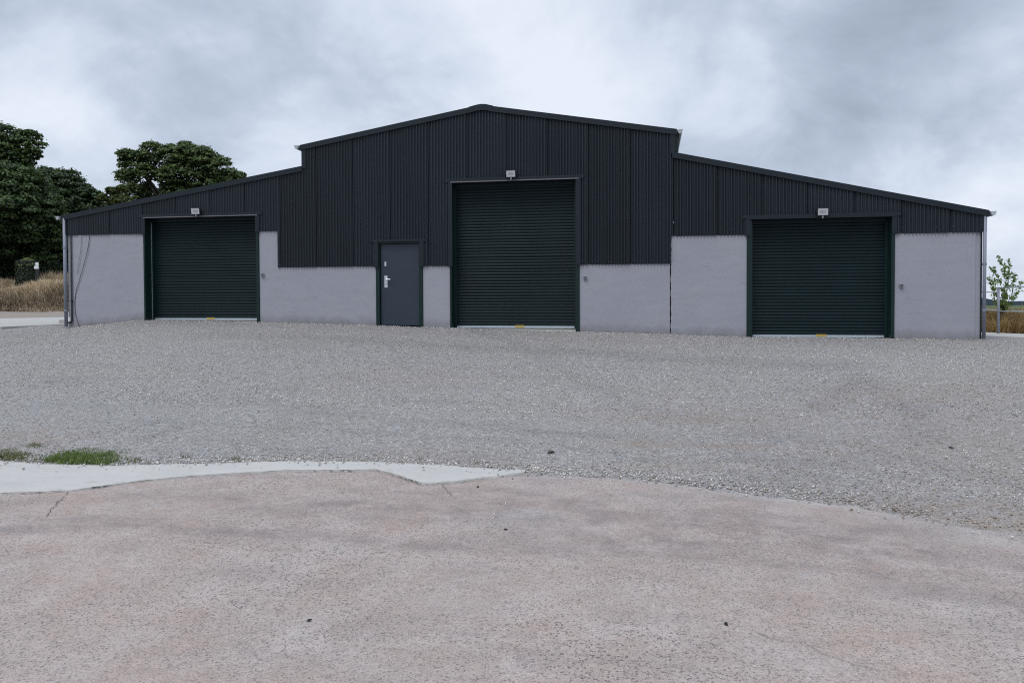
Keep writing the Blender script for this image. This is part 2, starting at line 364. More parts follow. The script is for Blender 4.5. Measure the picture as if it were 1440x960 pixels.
def smoothnoise(x, y, s, seed=0):
    r = np.random.default_rng(seed); t = np.zeros_like(x)
    for i in range(7):
        a = r.uniform(0, 6.283); k = s * r.uniform(.6, 1.7); t = t + np.sin((x * math.cos(a) + y * math.sin(a)) * k + r.uniform(0, 6.28))
    return t / 4.0

# ------------------------------------------------------------------ ground heights
BX = [-60, -16, -15.6, -13.3, -10, -5, 2.2, 7.2, 8, 9, 20, 60]
BZ = [.85, .77, .715, .935, .885, .765, .575, .545, .52, .49, .30, -.6]
def base_z(x): return np.interp(x, BX, BZ)
STRIP_LO = [(-9.5, 4.0)] + [on_z(*p) for p in ((0, 694), (100, 690), (200, 676), (300, 667), (400, 662), (530, 661), (545, 665), (575, 674), (600, 681), (640, 678), (690, 672), (740, 665))]
STRIP_UP = [(-9.5, 6.15)] + [on_z(*p) for p in ((0, 650), (60, 654), (150, 656), (300, 653), (420, 650), (540, 652), (640, 658), (740, 665))]
APRON_ED = [on_z(*p) for p in ((740, 665), (880, 672), (980, 684), (1080, 698), (1200, 710), (1330, 735), (1440, 750))]
EDGE = sorted([(-30, 6.6)] + STRIP_UP + APRON_ED[1:] + [(3.6, 4.9), (6, 3.4), (30, -8)])
EX, EY = [p[0] for p in EDGE], [p[1] for p in EDGE]
LOW = sorted([(-30, 3.6)] + STRIP_LO + APRON_ED[1:] + [(3.6, 4.9), (6, 3.4), (30, -8)])
LX, LY = [p[0] for p in LOW], [p[1] for p in LOW]
def ragged(x): return .018 * np.sin(x * 7.3) + .014 * np.sin(x * 17.1 + 1) + .012 * np.sin(x * 41 + 2) + .008 * np.sin(x * 97 + .4)
def edge_y(x): return np.interp(x, EX, EY)
def yard_z(x, y):
    e = edge_y(x); s = np.clip((y - e) / np.maximum(FY - e, 1), 0, 1)
    return base_z(x) * s ** 1.1
def yard_surface(x, y):
    """top of the gravel: the yard's slope, feathered out on the concrete, with low bumps"""
    x = np.asarray(x, float); y = np.asarray(y, float)
    g = y - (edge_y(x) + ragged(x) - .045)
    z = yard_z(x, y) - .008 + np.clip(g / .10, 0, 1) * .020 + np.clip(g / .5, 0, 1) * .012
    return z + np.clip(g / 1.5, 0, 1) * (.018 * smoothnoise(x, y, 1.3, 1) + .012 * smoothnoise(x, y, 4.0, 2) + .006 * smoothnoise(x, y, 11, 3)) * np.clip((17.9 - y) / 2, .25, 1)
def terrain_z(x, y):
    x = np.asarray(x, float); y = np.asarray(y, float)
    z = yard_z(x, y)
    D = -.1803 * x + .9833 * y
    bank = np.clip((D - 41.6) / 2.1, 0, 1); bank = bank * bank * (3 - 2 * bank)
    left = np.clip((-9 - x) / 4, 0, 1)
    far_r = np.clip((x + 5) / 12, 0, 1)
    z = z + bank * left * (1.2 + .16 * smoothnoise(x, y, .5, 4))
    fall = np.interp(D, [24, 40, 80, 250, 700, 1300, 3200, 9000], [0, -1.2, -5, -22, -38, -41, -41, -210])
    fallL = np.interp(D, [80, 250, 700, 1300, 3200, 9000], [0, -6, -30, -41, -41, -210])
    return z + far_r * fall + (1 - far_r) * fallL

# one ground sheet out to the horizon
ax = np.concatenate([-np.geomspace(60, 9000, 26)[::-1], np.linspace(-58, 40, 99), np.geomspace(42, 9000, 26)])
ay = np.concatenate([-np.geomspace(12, 600, 10)[::-1], np.linspace(-11, 70, 109), np.geomspace(72, 9500, 34)])
gx, gy = np.meshgrid(ax, ay); gz = terrain_z(gx, gy) - .06
iN, jN = gx.shape
idx = np.arange(iN * jN).reshape(iN, jN)
def grid_faces(idx): return np.stack([idx[:-1, :-1], idx[:-1, 1:], idx[1:, 1:], idx[1:, :-1]], -1).reshape(-1, 4)
struct(link('ground', np_mesh('ground', np.stack([gx, gy, gz], -1).reshape(-1, 3), grid_faces(idx), MT['terrain'], smooth=True)))

# gravel yard, from the concrete edge up to the shed
nx, ny = 620, 230
xs = np.linspace(-27, 15, nx); tt = np.linspace(0, 1, ny) ** 1.25
X = np.repeat(xs[None], ny, 0); e = edge_y(xs) + ragged(xs) - .045
yend = np.where(xs < -15.75, np.interp(xs, [-27, -16.9, -16.4, -15.75], [17.2, 18.2, 19.7, 20.5]), 21.0)
Y = e[None] + tt[:, None] * (yend - e)[None]
Z = yard_surface(X, Y) - .003 - np.where(Y <= e[None] + 1e-6, .02, 0)
def blobs(X, Y, lst):
    t = np.zeros_like(X)
    for px, py, rx, ry, a, z in lst:
        cx, cy = on_z(px, py, z); t = np.maximum(t, a * np.exp(-(((X - cx) / rx) ** 2 + ((Y - cy) / ry) ** 2)))
    return t
def lanes(X, Y, lst):
    """soft bands along polylines given as photograph pixels on the ground (px, py), height, half width, strength"""
    t = np.zeros_like(X)
    for pts, z, w, a in lst:
        P = [on_z(px, py, z) for px, py in pts]
        for (x0, y0), (x1, y1) in zip(P[:-1], P[1:]):
            dx, dy = x1 - x0, y1 - y0; q = np.clip(((X - x0) * dx + (Y - y0) * dy) / (dx * dx + dy * dy), 0, 1)
            d2 = (X - x0 - q * dx) ** 2 + (Y - y0 - q * dy) ** 2; t = np.maximum(t, a * np.exp(-d2 / (w * w)))
    return t
TAN = [(1400, 735, .8, .35, 1, 0), (1300, 715, .9, .25, .8, 0), (910, 628, .35, .14, 1.2, .05), (1010, 632, .6, .12, 1.2, .05), (985, 590, 1.4, .5, .7, .12), (40, 615, .8, .5, .7, .08),
                   (1180, 640, 1.2, .4, .4, .05), (1290, 560, 1.6, 1.0, .5, .2), (600, 530, 1.6, 1.0, .3, .3), (980, 660, .9, .12, .8, .02), (1270, 600, 3.2, 2.4, .30, .22), (1420, 680, 1.4, 1.0, .35, .05), (620, 640, 1.2, .3, .3, .03)]
tan = blobs(X, Y, TAN)
TRACK = [([(140, 606), (215, 596), (262, 600), (200, 612)], .1, .10, .55), ([(1150, 575), (1210, 540), (1290, 585), (1300, 610)], .2, .22, .45), ([(420, 585), (700, 600), (1000, 625), (1260, 690)], .1, .16, .35),
                       ([(380, 605), (680, 618), (960, 645), (1150, 690)], .06, .13, .35), ([(300, 480), (720, 488), (1180, 500)], .55, .5, .4), ([(560, 470), (720, 500), (900, 560), (1180, 600), (1440, 640)], .3, .25, .3), ([(1000, 650), (1150, 655), (1300, 680)], .04, .08, .5)]
track = lanes(X, Y, TRACK)
idx = np.arange(X.size).reshape(X.shape)
struct(link('gravel_yard', np_mesh('gravel_yard', np.stack([X, Y, Z], -1).reshape(-1, 3), grid_faces(idx), MT['gravel'], {'tan': tan.ravel(), 'track': track.ravel()}, True)))
# concrete apron in the foreground
def low_y(x): return np.interp(x, LX, LY)
nx, ny = 520, 210
xs = np.concatenate([np.linspace(-14, -7, 20)[:-1], np.linspace(-7, 5, nx), np.linspace(5, 9, 12)[1:]])
tt = np.concatenate([np.linspace(0, .5, 12)[:-1], np.linspace(.5, 1, ny)])
X = np.repeat(xs[None], len(tt), 0); e = low_y(xs) + ragged(xs) * .8
Y = -9 + tt[:, None] * (e + 9)[None]
Z = np.zeros_like(X) + .004 * smoothnoise(X, Y, 1.4, 8)
Z -= np.clip((Y - e[None] + .05) / .05, 0, 1) * .008
tyre = lanes(X, Y, [([(0, 745), (200, 738), (420, 752), (640, 770), (900, 775), (1200, 800), (1440, 850)], 0, .10, .75), ([(330, 700), (600, 715), (860, 735), (1100, 745), (1300, 775)], 0, .16, .85), ([(700, 690), (950, 720), (1200, 760), (1440, 800)], 0, .13, .7),
                      ([(560, 690), (760, 705), (900, 745), (1040, 790)], 0, .08, .6)])
tyre = np.maximum(tyre, blobs(X, Y, [(1000, 740, 1.9, .6, .55, 0), (420, 715, 1.6, .35, .45, 0), (720, 710, 1.5, .3, .4, 0), (1250, 800, 1.0, .4, .35, 0), (900, 760, .9, .22, .9, 0), (1040, 730, 1.0, .3, .8, 0), (1230, 775, .9, .3, .8, 0), (1300, 830, .8, .12, .6, 0), (560, 725, 1.3, .2, .55, 0), (760, 712, 1.2, .25, .7, 0),
                    (200, 735, 1.1, .14, .6, 0), (330, 750, 1.0, .1, .6, 0), (1180, 740, 1.2, .3, .8, 0), (620, 690, .5, .12, .5, 0), (1000, 700, .9, .14, .6, 0), (300, 700, .8, .2, .5, 0), (1390, 840, .8, .1, .5, 0)]))
rust = blobs(X, Y, [(1210, 912, .12, .1, .9, 0), (1190, 895, .15, .12, .5, 0)])
worn = blobs(X, Y, [(885, 673, .10, .035, .9, 0), (925, 677, .16, .05, 1, 0), (965, 682, .10, .04, .9, 0), (1110, 703, .16, .05, 1, 0), (1160, 708, .18, .06, 1, 0), (1215, 714, .14, .05, .9, 0), (1390, 760, .3, .12, .4, 0)])
dust = np.exp(-np.clip(e[None] - Y, 0, 9) / .085) * np.clip((X + 1.15) / .15, 0, 1) + .35 * np.exp(-np.clip(e[None] - Y, 0, 9) / .4) * np.clip((X + 1.15) / .15, 0, 1)
scuff = blobs(X, Y, [(735, 722, .22, .2, 1, 0), (690, 733, .2, .15, .6, 0), (1140, 808, .12, .05, .7, 0)])
idx = np.arange(X.size).reshape(X.shape)
apron = struct(link('concrete_apron', np_mesh('concrete_apron', np.stack([X, Y, Z], -1).reshape(-1, 3), grid_faces(idx), MT['apron'], {'worn': worn.ravel(), 'dust': dust.ravel(), 'tyre': tyre.ravel(), 'rust': rust.ravel(), 'scuff': scuff.ravel()}, True)))

# pale strip of newer concrete between apron and gravel
nx, ny = 420, 26
xs = np.linspace(STRIP_LO[0][0], STRIP_LO[-1][0] - .01, nx)
sl = sorted(STRIP_LO); su = sorted(STRIP_UP)
lo = np.interp(xs, [p[0] for p in sl], [p[1] for p in sl]) + ragged(xs) * .55; up = np.interp(xs, [p[0] for p in su], [p[1] for p in su]) + ragged(xs + 3) * .6 + .03
up = np.maximum(up, lo + .01)
tt = np.concatenate([[-.02], np.linspace(0, 1, ny), [1.02]])
X = np.repeat(xs[None], len(tt), 0); Y = lo[None] + np.clip(tt, 0, 1)[:, None] * (up - lo)[None]
Z = .020 + .004 * smoothnoise(X, Y, 2.2, 5) - .010 * np.abs(tt[:, None] * 2 - 1) ** 6
Z[0] = -.03; Z[-1] = -.03
idx = np.arange(X.size).reshape(X.shape)
struct(link('concrete_strip', np_mesh('concrete_strip', np.stack([X, Y, Z], -1).reshape(-1, 3), grid_faces(idx), MT['pale'], None, True)))
def crack(pts, w, z, parent=apron, mat=None):
    mb = MB(); P = []
    for i in range(len(pts) - 1):
        n = max(2, int((Vector(pts[i + 1]) - Vector(pts[i])).length / .03))
        for k in range(n): P.append(Vector(pts[i]).lerp(Vector(pts[i + 1]), k / n))
    P.append(Vector(pts[-1])); q = []
    for i, p in enumerate(P):
        d = (P[min(i + 1, len(P) - 1)] - P[max(i - 1, 0)]).normalized(); nn = Vector((-d.y, d.x)); ww = w * random.uniform(.3, 1.3) * (1 if 0 < i < len(P) - 1 else .2)
        p = p + nn * random.uniform(-.012, .012); q.append((p + nn * ww, p - nn * ww))
    for i in range(len(q) - 1):
        a, b = q[i], q[i + 1]
        mb.add([(a[0].x, a[0].y, z), (a[1].x, a[1].y, z), (b[1].x, b[1].y, z), (b[0].x, b[0].y, z)], [(0, 1, 2, 3)])
    return build(mb, 'crack', mat or MT['dirt_gapshade'], parent)
crack([on_z(*p) for p in ((98, 692), (84, 705), (74, 716), (64, 728))], .0032, .009)
crack([(x, y - .012) for x, y in [on_z(*p) for p in ((4, 694), (60, 693), (100, 690.5), (150, 683.5), (200, 677), (260, 671))]], .008, .010)
crack([(x, y - .01) for x, y in [on_z(*p) for p in ((260, 671), (400, 662.5), (530, 661.5), (547, 666), (575, 675), (600, 682), (640, 679), (690, 673))]], .006, .010)
crack([on_z(*p) for p in ((622, 680), (626, 690), (640, 700))], .003, .009)
crack([on_z(*p) for p in ((1130, 905), (1165, 922), (1200, 935), (1250, 948))], .0012, .009)
crack([on_z(*p) for p in ((1060, 890), (1095, 902), (1130, 905))], .002, .009)
# faint chalk strokes
for pts in ([(697, 716), (694, 722), (695, 728), (693, 733)], [(706, 706), (703, 710)], [(714, 705), (711, 708), (709, 711)], [(700, 707), (703, 705)]):
    o = crack([on_z(*p) for p in pts], .0028, .0085, apron, MT['chalk']); o.name = 'chalk_stroke'

# concrete road running past the shed on the left, and the strip on the right
def tz(off): return lambda x, y: float(terrain_z(x, y)) + off
road = MB().slab([(-42, 15.6), (-16.9, 17.2), (-16.4, 18.95), (-16.2, 24), (-16.2, 44), (-19, 44), (-22.2, 25.4), (-23.4, 23.7), (-34, 20.5), (-42, 19)], .2, .805)
struct(build(road, 'concrete_road', MT['road']))
cb = MB().box(-16.95, -16.0, 19.2, 20.4, .5, .93)
tag(build(cb, 'kerb_block', MT['road'], bevel=.015), 'low concrete block at the left foot of the shed beside the pale road', 'kerb block')
path = MB().slab([(5, 20.75), (8.06, 20.1), (8.8, 19.9), (15, 18.6), (16, 20.6), (9.71, 22.0), (9.06, 22.5), (5, 23.5)], -.2, tz(.035))
struct(build(path, 'concrete_path', MT['road']))

# loose stones
def stones(n, sampler, smin, smax, name, seed):
    r = np.random.default_rng(seed)
    x, y, z = sampler(r, n); k = r.random(len(x)) > .85 * np.clip(blobs(x, y, TAN), 0, 1); x, y, z = x[k], y[k], z[k]; n = len(x)
    O = np.array([[1, 0, 0], [-1, 0, 0], [0, 1, 0], [0, -1, 0], [0, 0, 1], [0, 0, -1]], float)
    F = np.array([[0, 2, 4], [2, 1, 4], [1, 3, 4], [3, 0, 4], [2, 0, 5], [1, 2, 5], [3, 1, 5], [0, 3, 5]])
    s = smin + (smax - smin) * r.random(n) ** 2.2
    q = r.normal(size=(n, 4)); q /= np.linalg.norm(q, axis=1)[:, None]
    w, a, b, c = q.T
    R = np.stack([1 - 2 * (b * b + c * c), 2 * (a * b - c * w), 2 * (a * c + b * w), 2 * (a * b + c * w), 1 - 2 * (a * a + c * c), 2 * (b * c - a * w), 2 * (a * c - b * w), 2 * (b * c + a * w), 1 - 2 * (a * a + b * b)], -1).reshape(n, 3, 3)
    V = O[None] * (s[:, None, None] * r.uniform(.55, 1.25, (n, 6, 1)))
    V = np.einsum('nij,nkj->nki', R, V); V[:, :, 2] *= .7
    V += np.stack([x, y, z + s * .22], -1)[:, None]
    faces = (F[None] + (np.arange(n) * 6)[:, None, None]).reshape(-1, 3)
    t1 = r.random(n); t1 = np.where(t1 < .93, np.clip(t1 + .13 * smoothnoise(x, y, .55, 51) + .06 * smoothnoise(x, y, 1.7, 52), 0, .93), t1)
    t1 = np.where(t1 < .93, np.clip(t1 - .5 * lanes(x, y, TRACK), 0, .93), t1); bt = blobs(x, y, TAN); t1 = np.where(r.random(n) < .8 * np.clip(bt, 0, 1), r.uniform(.94, 1, n), t1)
    tint = np.repeat(t1, 6)
    o = link(name, np_mesh(name, V.reshape(-1, 3), faces, MT['stone'], {'tint': tint})); return o
def samp_yard(r, n):
    d = 4.9 * (18.5 / 4.9) ** (r.random(n) ** 1.0)              # more where nearer
    u = r.uniform(-.78, .74, n)
    x = RIGHT.x * u * d + _fwd.x * d; y = RIGHT.y * u * d + _fwd.y * d
    k = (y > edge_y(x) + .01) & ((y < 17.98) | ((x < -15.8) & (y < np.interp(x, [-27, -16.9, -16.4, -15.8], [16.4, 17.2, 18.8, 19.5]))))
    # patchy: coarse drifts and finer swept lanes
    k &= r.random(n) < np.clip(.75 + .35 * smoothnoise(x, y, .9, 11), .4, 1)
    x, y = x[k], y[k]; return x, y, yard_surface(x, y) - .002
o = stones(120000, samp_yard, .004, .0125, 'loose_gravel', 3); tag(o, 'loose grey limestone gravel spread over the yard', kind='stuff')
def samp_far(r, n):
    y = r.uniform(9.0, 18.0, n); x = r.uniform(-16.5, 11.5, n); return x, y, yard_surface(x, y) - .002
o = stones(105000, samp_far, .006, .017, 'packed_gravel', 13); tag(o, 'packed grey gravel in front of the shed', kind='stuff')
def samp_edge(r, n):
    x = r.uniform(-7, 3, n); y = edge_y(x) + np.abs(r.normal(0, .13, n)) * np.where(r.random(n) < .09, -1, 1) + .01
    return x, y, np.where(y < edge_y(x), np.where(x < -1.12, .026, .006), yard_surface(x, y))
o = stones(5200, samp_edge, .004, .017, 'edge_gravel', 4); tag(o, 'coarse gravel gathered along the concrete edge', kind='stuff')
def samp_base(r, n):
    x = r.uniform(-15.4, 7.1, n); y = FY - .008 - np.abs(r.normal(0, .10, n)); return x, y, yard_surface(x, y) + .012 * np.exp(-(FY - y) / .08) - .004
o = stones(5200, samp_base, .005, .024, 'base_gravel', 9); tag(o, 'gravel banked against the foot of the shed', kind='stuff')
def samp_chip(r, n):
    x = r.uniform(-4.5, 3, n); y = r.uniform(2.4, 6.3, n); k = y < low_y(x) - .03; x, y = x[k], y[k]; return x, y, np.full(len(x), .002)
o = stones(420, samp_chip, .002, .006, 'stone_chips', 5); tag(o, 'tiny stone chips scattered on the old concrete', kind='stuff')

# ------------------------------------------------------------------ the shed
shed = tag(empty('storage_shed', (-4.2, FY, .7)), 'long black corrugated metal shed with stepped gable roof and pale grey lower walls', 'shed')
class Par:                                # parts are modelled in world coordinates and hung under the shed
    inv = Matrix.Translation(-Vector(shed.location))
def part(mb, name, mat, parent=None, smooth=False, bevel=0, label=None):
    me = mb.data(name, mat, smooth); p = parent or shed
    o = link(name, me, p, None, bevel)
    o.matrix_parent_inverse = Par.inv.copy() if p is shed else Matrix.Identity(4)
    if label: o['label'] = label
    return o
XL, XR, XGL, XGR, XRG = -15.70, 7.19, -8.72, .56, -4.05
ZE_L, ZE_R, ZST, ZG, ZR = 3.80, 3.39, 4.89, 5.42, 6.21
ROOF = [(XL, ZE_L), (XGL, ZST), (XGL, ZG), (XRG, ZR), (XGR, ZG), (XGR, ZST), (XR, ZE_R)]
def roof_z(x):
    if x < XGL: return np.interp(x, [XL, XGL], [ZE_L, ZST])
    if x <= XGR: return np.interp(x, [XGL, XRG, XGR], [ZG, ZR, ZG])
    return np.interp(x, [XGR, XR], [ZST, ZE_R])
# openings: x0, x1, floor z, head z
S1 = (-13.29, -9.96, .925, 3.68); S2 = (-4.86, -1.665, .748, 4.36); S3 = (2.185, 5.345, .565, 3.31); DR = (-6.78, -5.56, .80, 2.96)
BOTTOM = [(XL, -13.29, 3.26), (S1[0], S1[1], S1[3]), (-9.96, -9.44, 3.26), (-9.44, DR[0], 2.325), (DR[0], DR[1], DR[3]), (DR[1], S2[0], 2.315), (S2[0], S2[1], S2[3]),
          (S2[1], .47, 2.31), (.47, S3[0], 2.95), (S3[0], S3[1], S3[3]), (S3[1], XR, 2.92)]
def bottom_z(x):
    for a, b, z in BOTTOM:
        if a <= x < b: return z
    return BOTTOM[-1][2]
PITCHC, AMP = .0762, .0185
seams = []
x = -8.345
while x > XL + .2: x -= .988
x0 = XL + .01
cuts = sorted({x0, XR - .01} | {round(-8.345 + .9875 * k, 4) for k in range(-8, 17) if XL + .35 < -8.345 + .9875 * k < XR - .35})
YC = FY - .0225                            # middle plane of the corrugation
def clad_sheet(a, b, tilt):
    brk = sorted({a, b} | {v for bb in BOTTOM for v in bb[:2] if a < v < b} | {v for v in (XGL, XRG, XGR) if a < v < b})
    mb = MB()
    for s0, s1 in zip(brk[:-1], brk[1:]):
        if s1 - s0 < .003: continue
        n = max(2, int((s1 - s0) / (PITCHC / 8)) + 1)
        zb = bottom_z((s0 + s1) / 2); o = len(mb.v)
        for i in range(n):
            xx = s0 + (s1 - s0) * i / (n - 1)
            xm = min(max(xx, s0 + 1e-4), s1 - 1e-4)
            zt = float(roof_z(xm)) - .03
            cc = math.cos(2 * math.pi * (xx - a) / PITCHC); yy = YC - AMP * math.copysign(abs(cc) ** .7, cc) - tilt * (xx - a) / (b - a)
            for zz in (zb, zb + (zt - zb) * .5, zt): mb.v.append((xx, yy, zz))
        for i in range(n - 1):
            for k in range(2):
                p = o + i * 3 + k; mb.f.append((p, p + 3, p + 4, p + 1))
    return mb
for i, (a, b) in enumerate(zip(cuts[:-1], cuts[1:])):
    part(clad_sheet(a, b - .013, .012 + random.uniform(0, .005)), 'cladding_sheet', MT['clad'], smooth=True)

for a, b, zb in BOTTOM:  # unseen dark boards added behind the cladding to stop light leaking through seams
    br_ = sorted({a, b} | {v for v in (XGL, XRG, XGR) if a < v < b})
    for p, q in zip(br_[:-1], br_[1:]):
        if q - p < .1: continue
        part(MB().prism([(p, zb + .06), (q, zb + .06), (q, float(roof_z(q - .001)) - .06), (p, float(roof_z(p + .001)) - .06)], FY + .03, FY + .045), 'light_leak_blocker', MT['inner'])
# lower walls
def wall(poly, y0=FY, y1=FY + .22, label=None):
    o = part(MB().prism(poly, y0, y1), 'wall_panel', MT['wall'], label=label)
    me = o.data; a = me.attributes.new('base_height', 'FLOAT', 'POINT')
    a.data.foreach_set('value', [v.co.z - float(base_z(v.co.x)) for v in me.vertices])
    return o
def rect(x0, x1, z0, z1, n=1):
    low = [(x0 + (x1 - x0) * i / 4, z0) for i in range(5)]
    return low + [(x1, z1), (x0, z1)]
wall(rect(-15.50, S1[0] - .004, .3, 3.29))
wall([(S1[1] + .004, .4), (-9, .4), (-8, .4), (DR[0] - .004, .4), (DR[0] - .004, 2.35), (-9.44, 2.35), (-9.44, 3.29), (S1[1] + .004, 3.29)])
wall(rect(DR[1] + .004, S2[0] - .004, .4, 2.345))
wall(rect(S2[1] + .004, .452, .2, 2.34))
jag = [(.478 + random.uniform(-.012, .012), .2 + k * .055) for k in range(50)]
jag = [(x, z) for x, z in jag if z < 2.93]
wall([(.478, .2), (1.3, .2), (S3[0] - .004, .2), (S3[0] - .004, 2.97), (.482, 2.97)] + jag[::-1][:-1], FY - .002)
wall(rect(S3[1] + .004, 6.99, .2, 2.945))
wall(rect(6.994, 7.115, .2, 2.95), FY + .02, label='narrow end pier set back behind the right downpipe')
wall(rect(-15.62, -15.504, .3, 3.29), FY + .02, label='narrow end pier beside the left downpipe')
part(MB().prism([(.44, .2), (.50, .2), (.50, 2.34), (.44, 2.34)], FY + .06, FY + .2), 'joint_shade_board', MT['dirt_gapshade'])  # dark board added behind the joint to stand for shade in the recess

# side and back walls, floor slab, roofs
DEP = 34.0
def sidewall(x, thick, ztop, z0=.2): return MB().box(min(x, x + thick), max(x, x + thick), FY + .23, DEP, z0, ztop)
part(sidewall(XL + .02, .18, ZE_L - .05), 'side_wall', MT['wall'])
part(sidewall(XR - .02, -.18, ZE_R - .05), 'side_wall', MT['wall'])
part(MB().prism([(XL, .2), (XR, .2), (XR, ZE_R - .05), (XGR, ZST - .05), (XGR, ZG - .05), (XRG, ZR - .05), (XGL, ZG - .05), (XGL, ZST - .05), (XL, ZE_L - .05)], DEP + .002, DEP + .15), 'back_wall', MT['clad'])
part(MB().box(XGL - .02, XGL + .03, FY + .02, DEP, ZST - .1, ZG - .03), 'upper_side_wall', MT['clad'])
part(MB().box(XGR - .03, XGR + .02, FY + .02, DEP, ZST - .1, ZG - .03), 'upper_side_wall', MT['clad'])
def roof(a, b, za, zb):
    mb = MB(); n = 90
    ys = np.linspace(FY - .05, DEP + .2, n)
    for i, yy in enumerate(ys):
        h = .012 * (i % 2)
        mb.v += [(a, yy, za + h), (b, yy, zb + h)]
    for i in range(n - 1): mb.f.append((2 * i, 2 * i + 1, 2 * i + 3, 2 * i + 2))
    return part(mb, 'roof_sheet', MT['clad'])
roof(XL - .06, XGL, ZE_L - .012, ZST - .02); roof(XGL - .06, XRG, ZG - .02, ZR - .02); roof(XRG, XGR + .06, ZR - .02, ZG - .02); roof(XGR, XR + .06, ZST - .02, ZE_R - .012)
part(MB().box(XL + .2, XR - .2, FY + .36, DEP - .01, .3, .7), 'floor_slab', MT['road'])

# verge flashing along the roof line, in lapped lengths
def verge(x0, z0, x1, z1, h=.13, n=3, y0=FY - .075):
    d = Vector((x1 - x0, z1 - z0)); L = d.length; d /= L
    for k in range(n):
        a, b = k / n, (k + 1) / n
        p = Vector((x0, z0)) + d * L * a; q = Vector((x0, z0)) + d * (L * b + (.05 if k < n - 1 else 0))
        yy = y0 - .003 * (k % 2)
        mb = MB().prism([(p.x, p.y - h), (q.x, q.y - h), (q.x, q.y), (p.x, p.y)], yy, yy + .012)
        mb.prism([(p.x, p.y - .012), (q.x, q.y - .012), (q.x, q.y + .006), (p.x, p.y + .006)], yy + .0125, yy + .17)
        mb.prism([(p.x, p.y - h), (q.x, q.y - h), (q.x, q.y - h + .012), (p.x, p.y - h + .012)], yy + .0125, yy + .032)
        part(mb, 'verge_flashing', MT['trim'])
verge(XL - .04, ZE_L - .005, XGL, ZST, n=4); verge(XGL - .05, ZG, XRG - .28, ZR - .048, n=3)
verge(XRG + .28, ZR - .048, XGR + .05, ZG, n=3); verge(XGR - .06, ZST + .01, XR + .04, ZE_R - .005, .13, n=4)
rc = [(-.30, -.052), (-.12, -.012), (0, .004), (.12, -.004), (.30, -.052)]
mb = MB().prism([(XRG + x, ZR + z - .135) for x, z in rc] + [(XRG + x, ZR + z + .008) for x, z in rc[::-1]], FY - .084, FY - .07)
mb.prism([(XRG + x, ZR + z - .012) for x, z in rc] + [(XRG + x, ZR + z + .016) for x, z in rc[::-1]], FY - .069, DEP + .2)
part(mb, 'ridge_cap', MT['trim'])
# corner flashings where the gable steps up and at the ends
for x0, x1, z0, z1 in ((XGL - .015, XGL + .10, ZST - .06, ZG - .10), (XGR - .10, XGR + .015, ZST - .02, ZG - .10), (XL, XL + .11, 3.28, ZE_L - .12), (XR - .10, XR, 2.94, ZE_R - .14)):
    part(MB().box(x0, x1, FY - .058, FY - .01, z0, z1), 'corner_flashing', MT['trim'])
part(MB().box(XGR + .016, XGR + .085, FY - .02, FY + .05, ZST + .012, ZG - .09), 'corner_post', MT['green'])

# gutters and downpipes
def gutter(x, z, side, mat, y0=FY - .12):
    mb = MB(); prof = [(0, .06), (.012, 0), (.048, -.04), (.088, -.024), (.12, .062), (.109, .062), (.08, -.014), (.048, -.028), (.022, .004), (.010, .06)]
    mb.prism([(x + side * a, z + b) for a, b in (prof if side < 0 else prof[::-1])], y0, DEP)
    end = [(0, .06), (.12, .062), (.088, -.024), (.048, -.04), (.012, 0)]
    mb.prism([(x + side * a, z + b) for a, b in (end if side > 0 else end[::-1])][::-1], y0 - .008, y0 - .001)
    return part(mb, 'gutter', mat)
gutter(XL - .05, ZE_L - .09, -1, MT['paleplastic']); gutter(XGL - .06, ZG - .075, -1, MT['paleplastic']); gutter(XGR + .06, ZG - .08, 1, MT['paleplastic']); gutter(XR + .045, ZE_R - .09, 1, MT['galv'])
def pipe(x, y, z0, z1, r, mat, label=None, elbow=None, clips=()):
    mb = MB()
    pts = [(x, y, z1), (x, y, z0)]
    if elbow: pts = [(x, y, z1), (x, y, z0 + .12), (x, y, z0 + .05), (x + elbow[0] * .5, y + elbow[1] * .5, z0 + .01), (x + elbow[0], y + elbow[1], z0)]
    mb.tube(pts, r, 12)
    o = part(mb, 'downpipe', mat, smooth=True, label=label)
    for cz in clips:
        c = MB().tube([(x, y, cz), (x, y, cz + .05)], r + .008, 12).box(x - .012, x + .012, y + r, FY + .05, cz + .01, cz + .04)
        cc = part(c, 'pipe_clip', mat, o)
    return o
pipe(-15.665, FY - .035, .78, 3.72, .045, MT['pipe'], 'pale grey downpipe at the shed corner', clips=(1.2, 2.0, 2.9))
pipe(-15.485, FY - .035, .88, 3.26, .020, MT['black'], 'thin black pipe ending in an elbow', elbow=(-.1, -.02), clips=(1.45,))
part(MB().tube([(-15.56, FY - .03, .93), (-15.56, FY - .03, 1.03)], .035, 10), 'pipe_cap', MT['white'])
pipe(7.158, FY - .035, .6, 3.30, .036, MT['pipe'], 'grey downpipe at the right corner', clips=(1.2, 2.2))
part(MB().box(7.095, 7.118, FY - .018, FY + .016, .6, 2.95), 'shadow_gap_strip', MT['trim'])

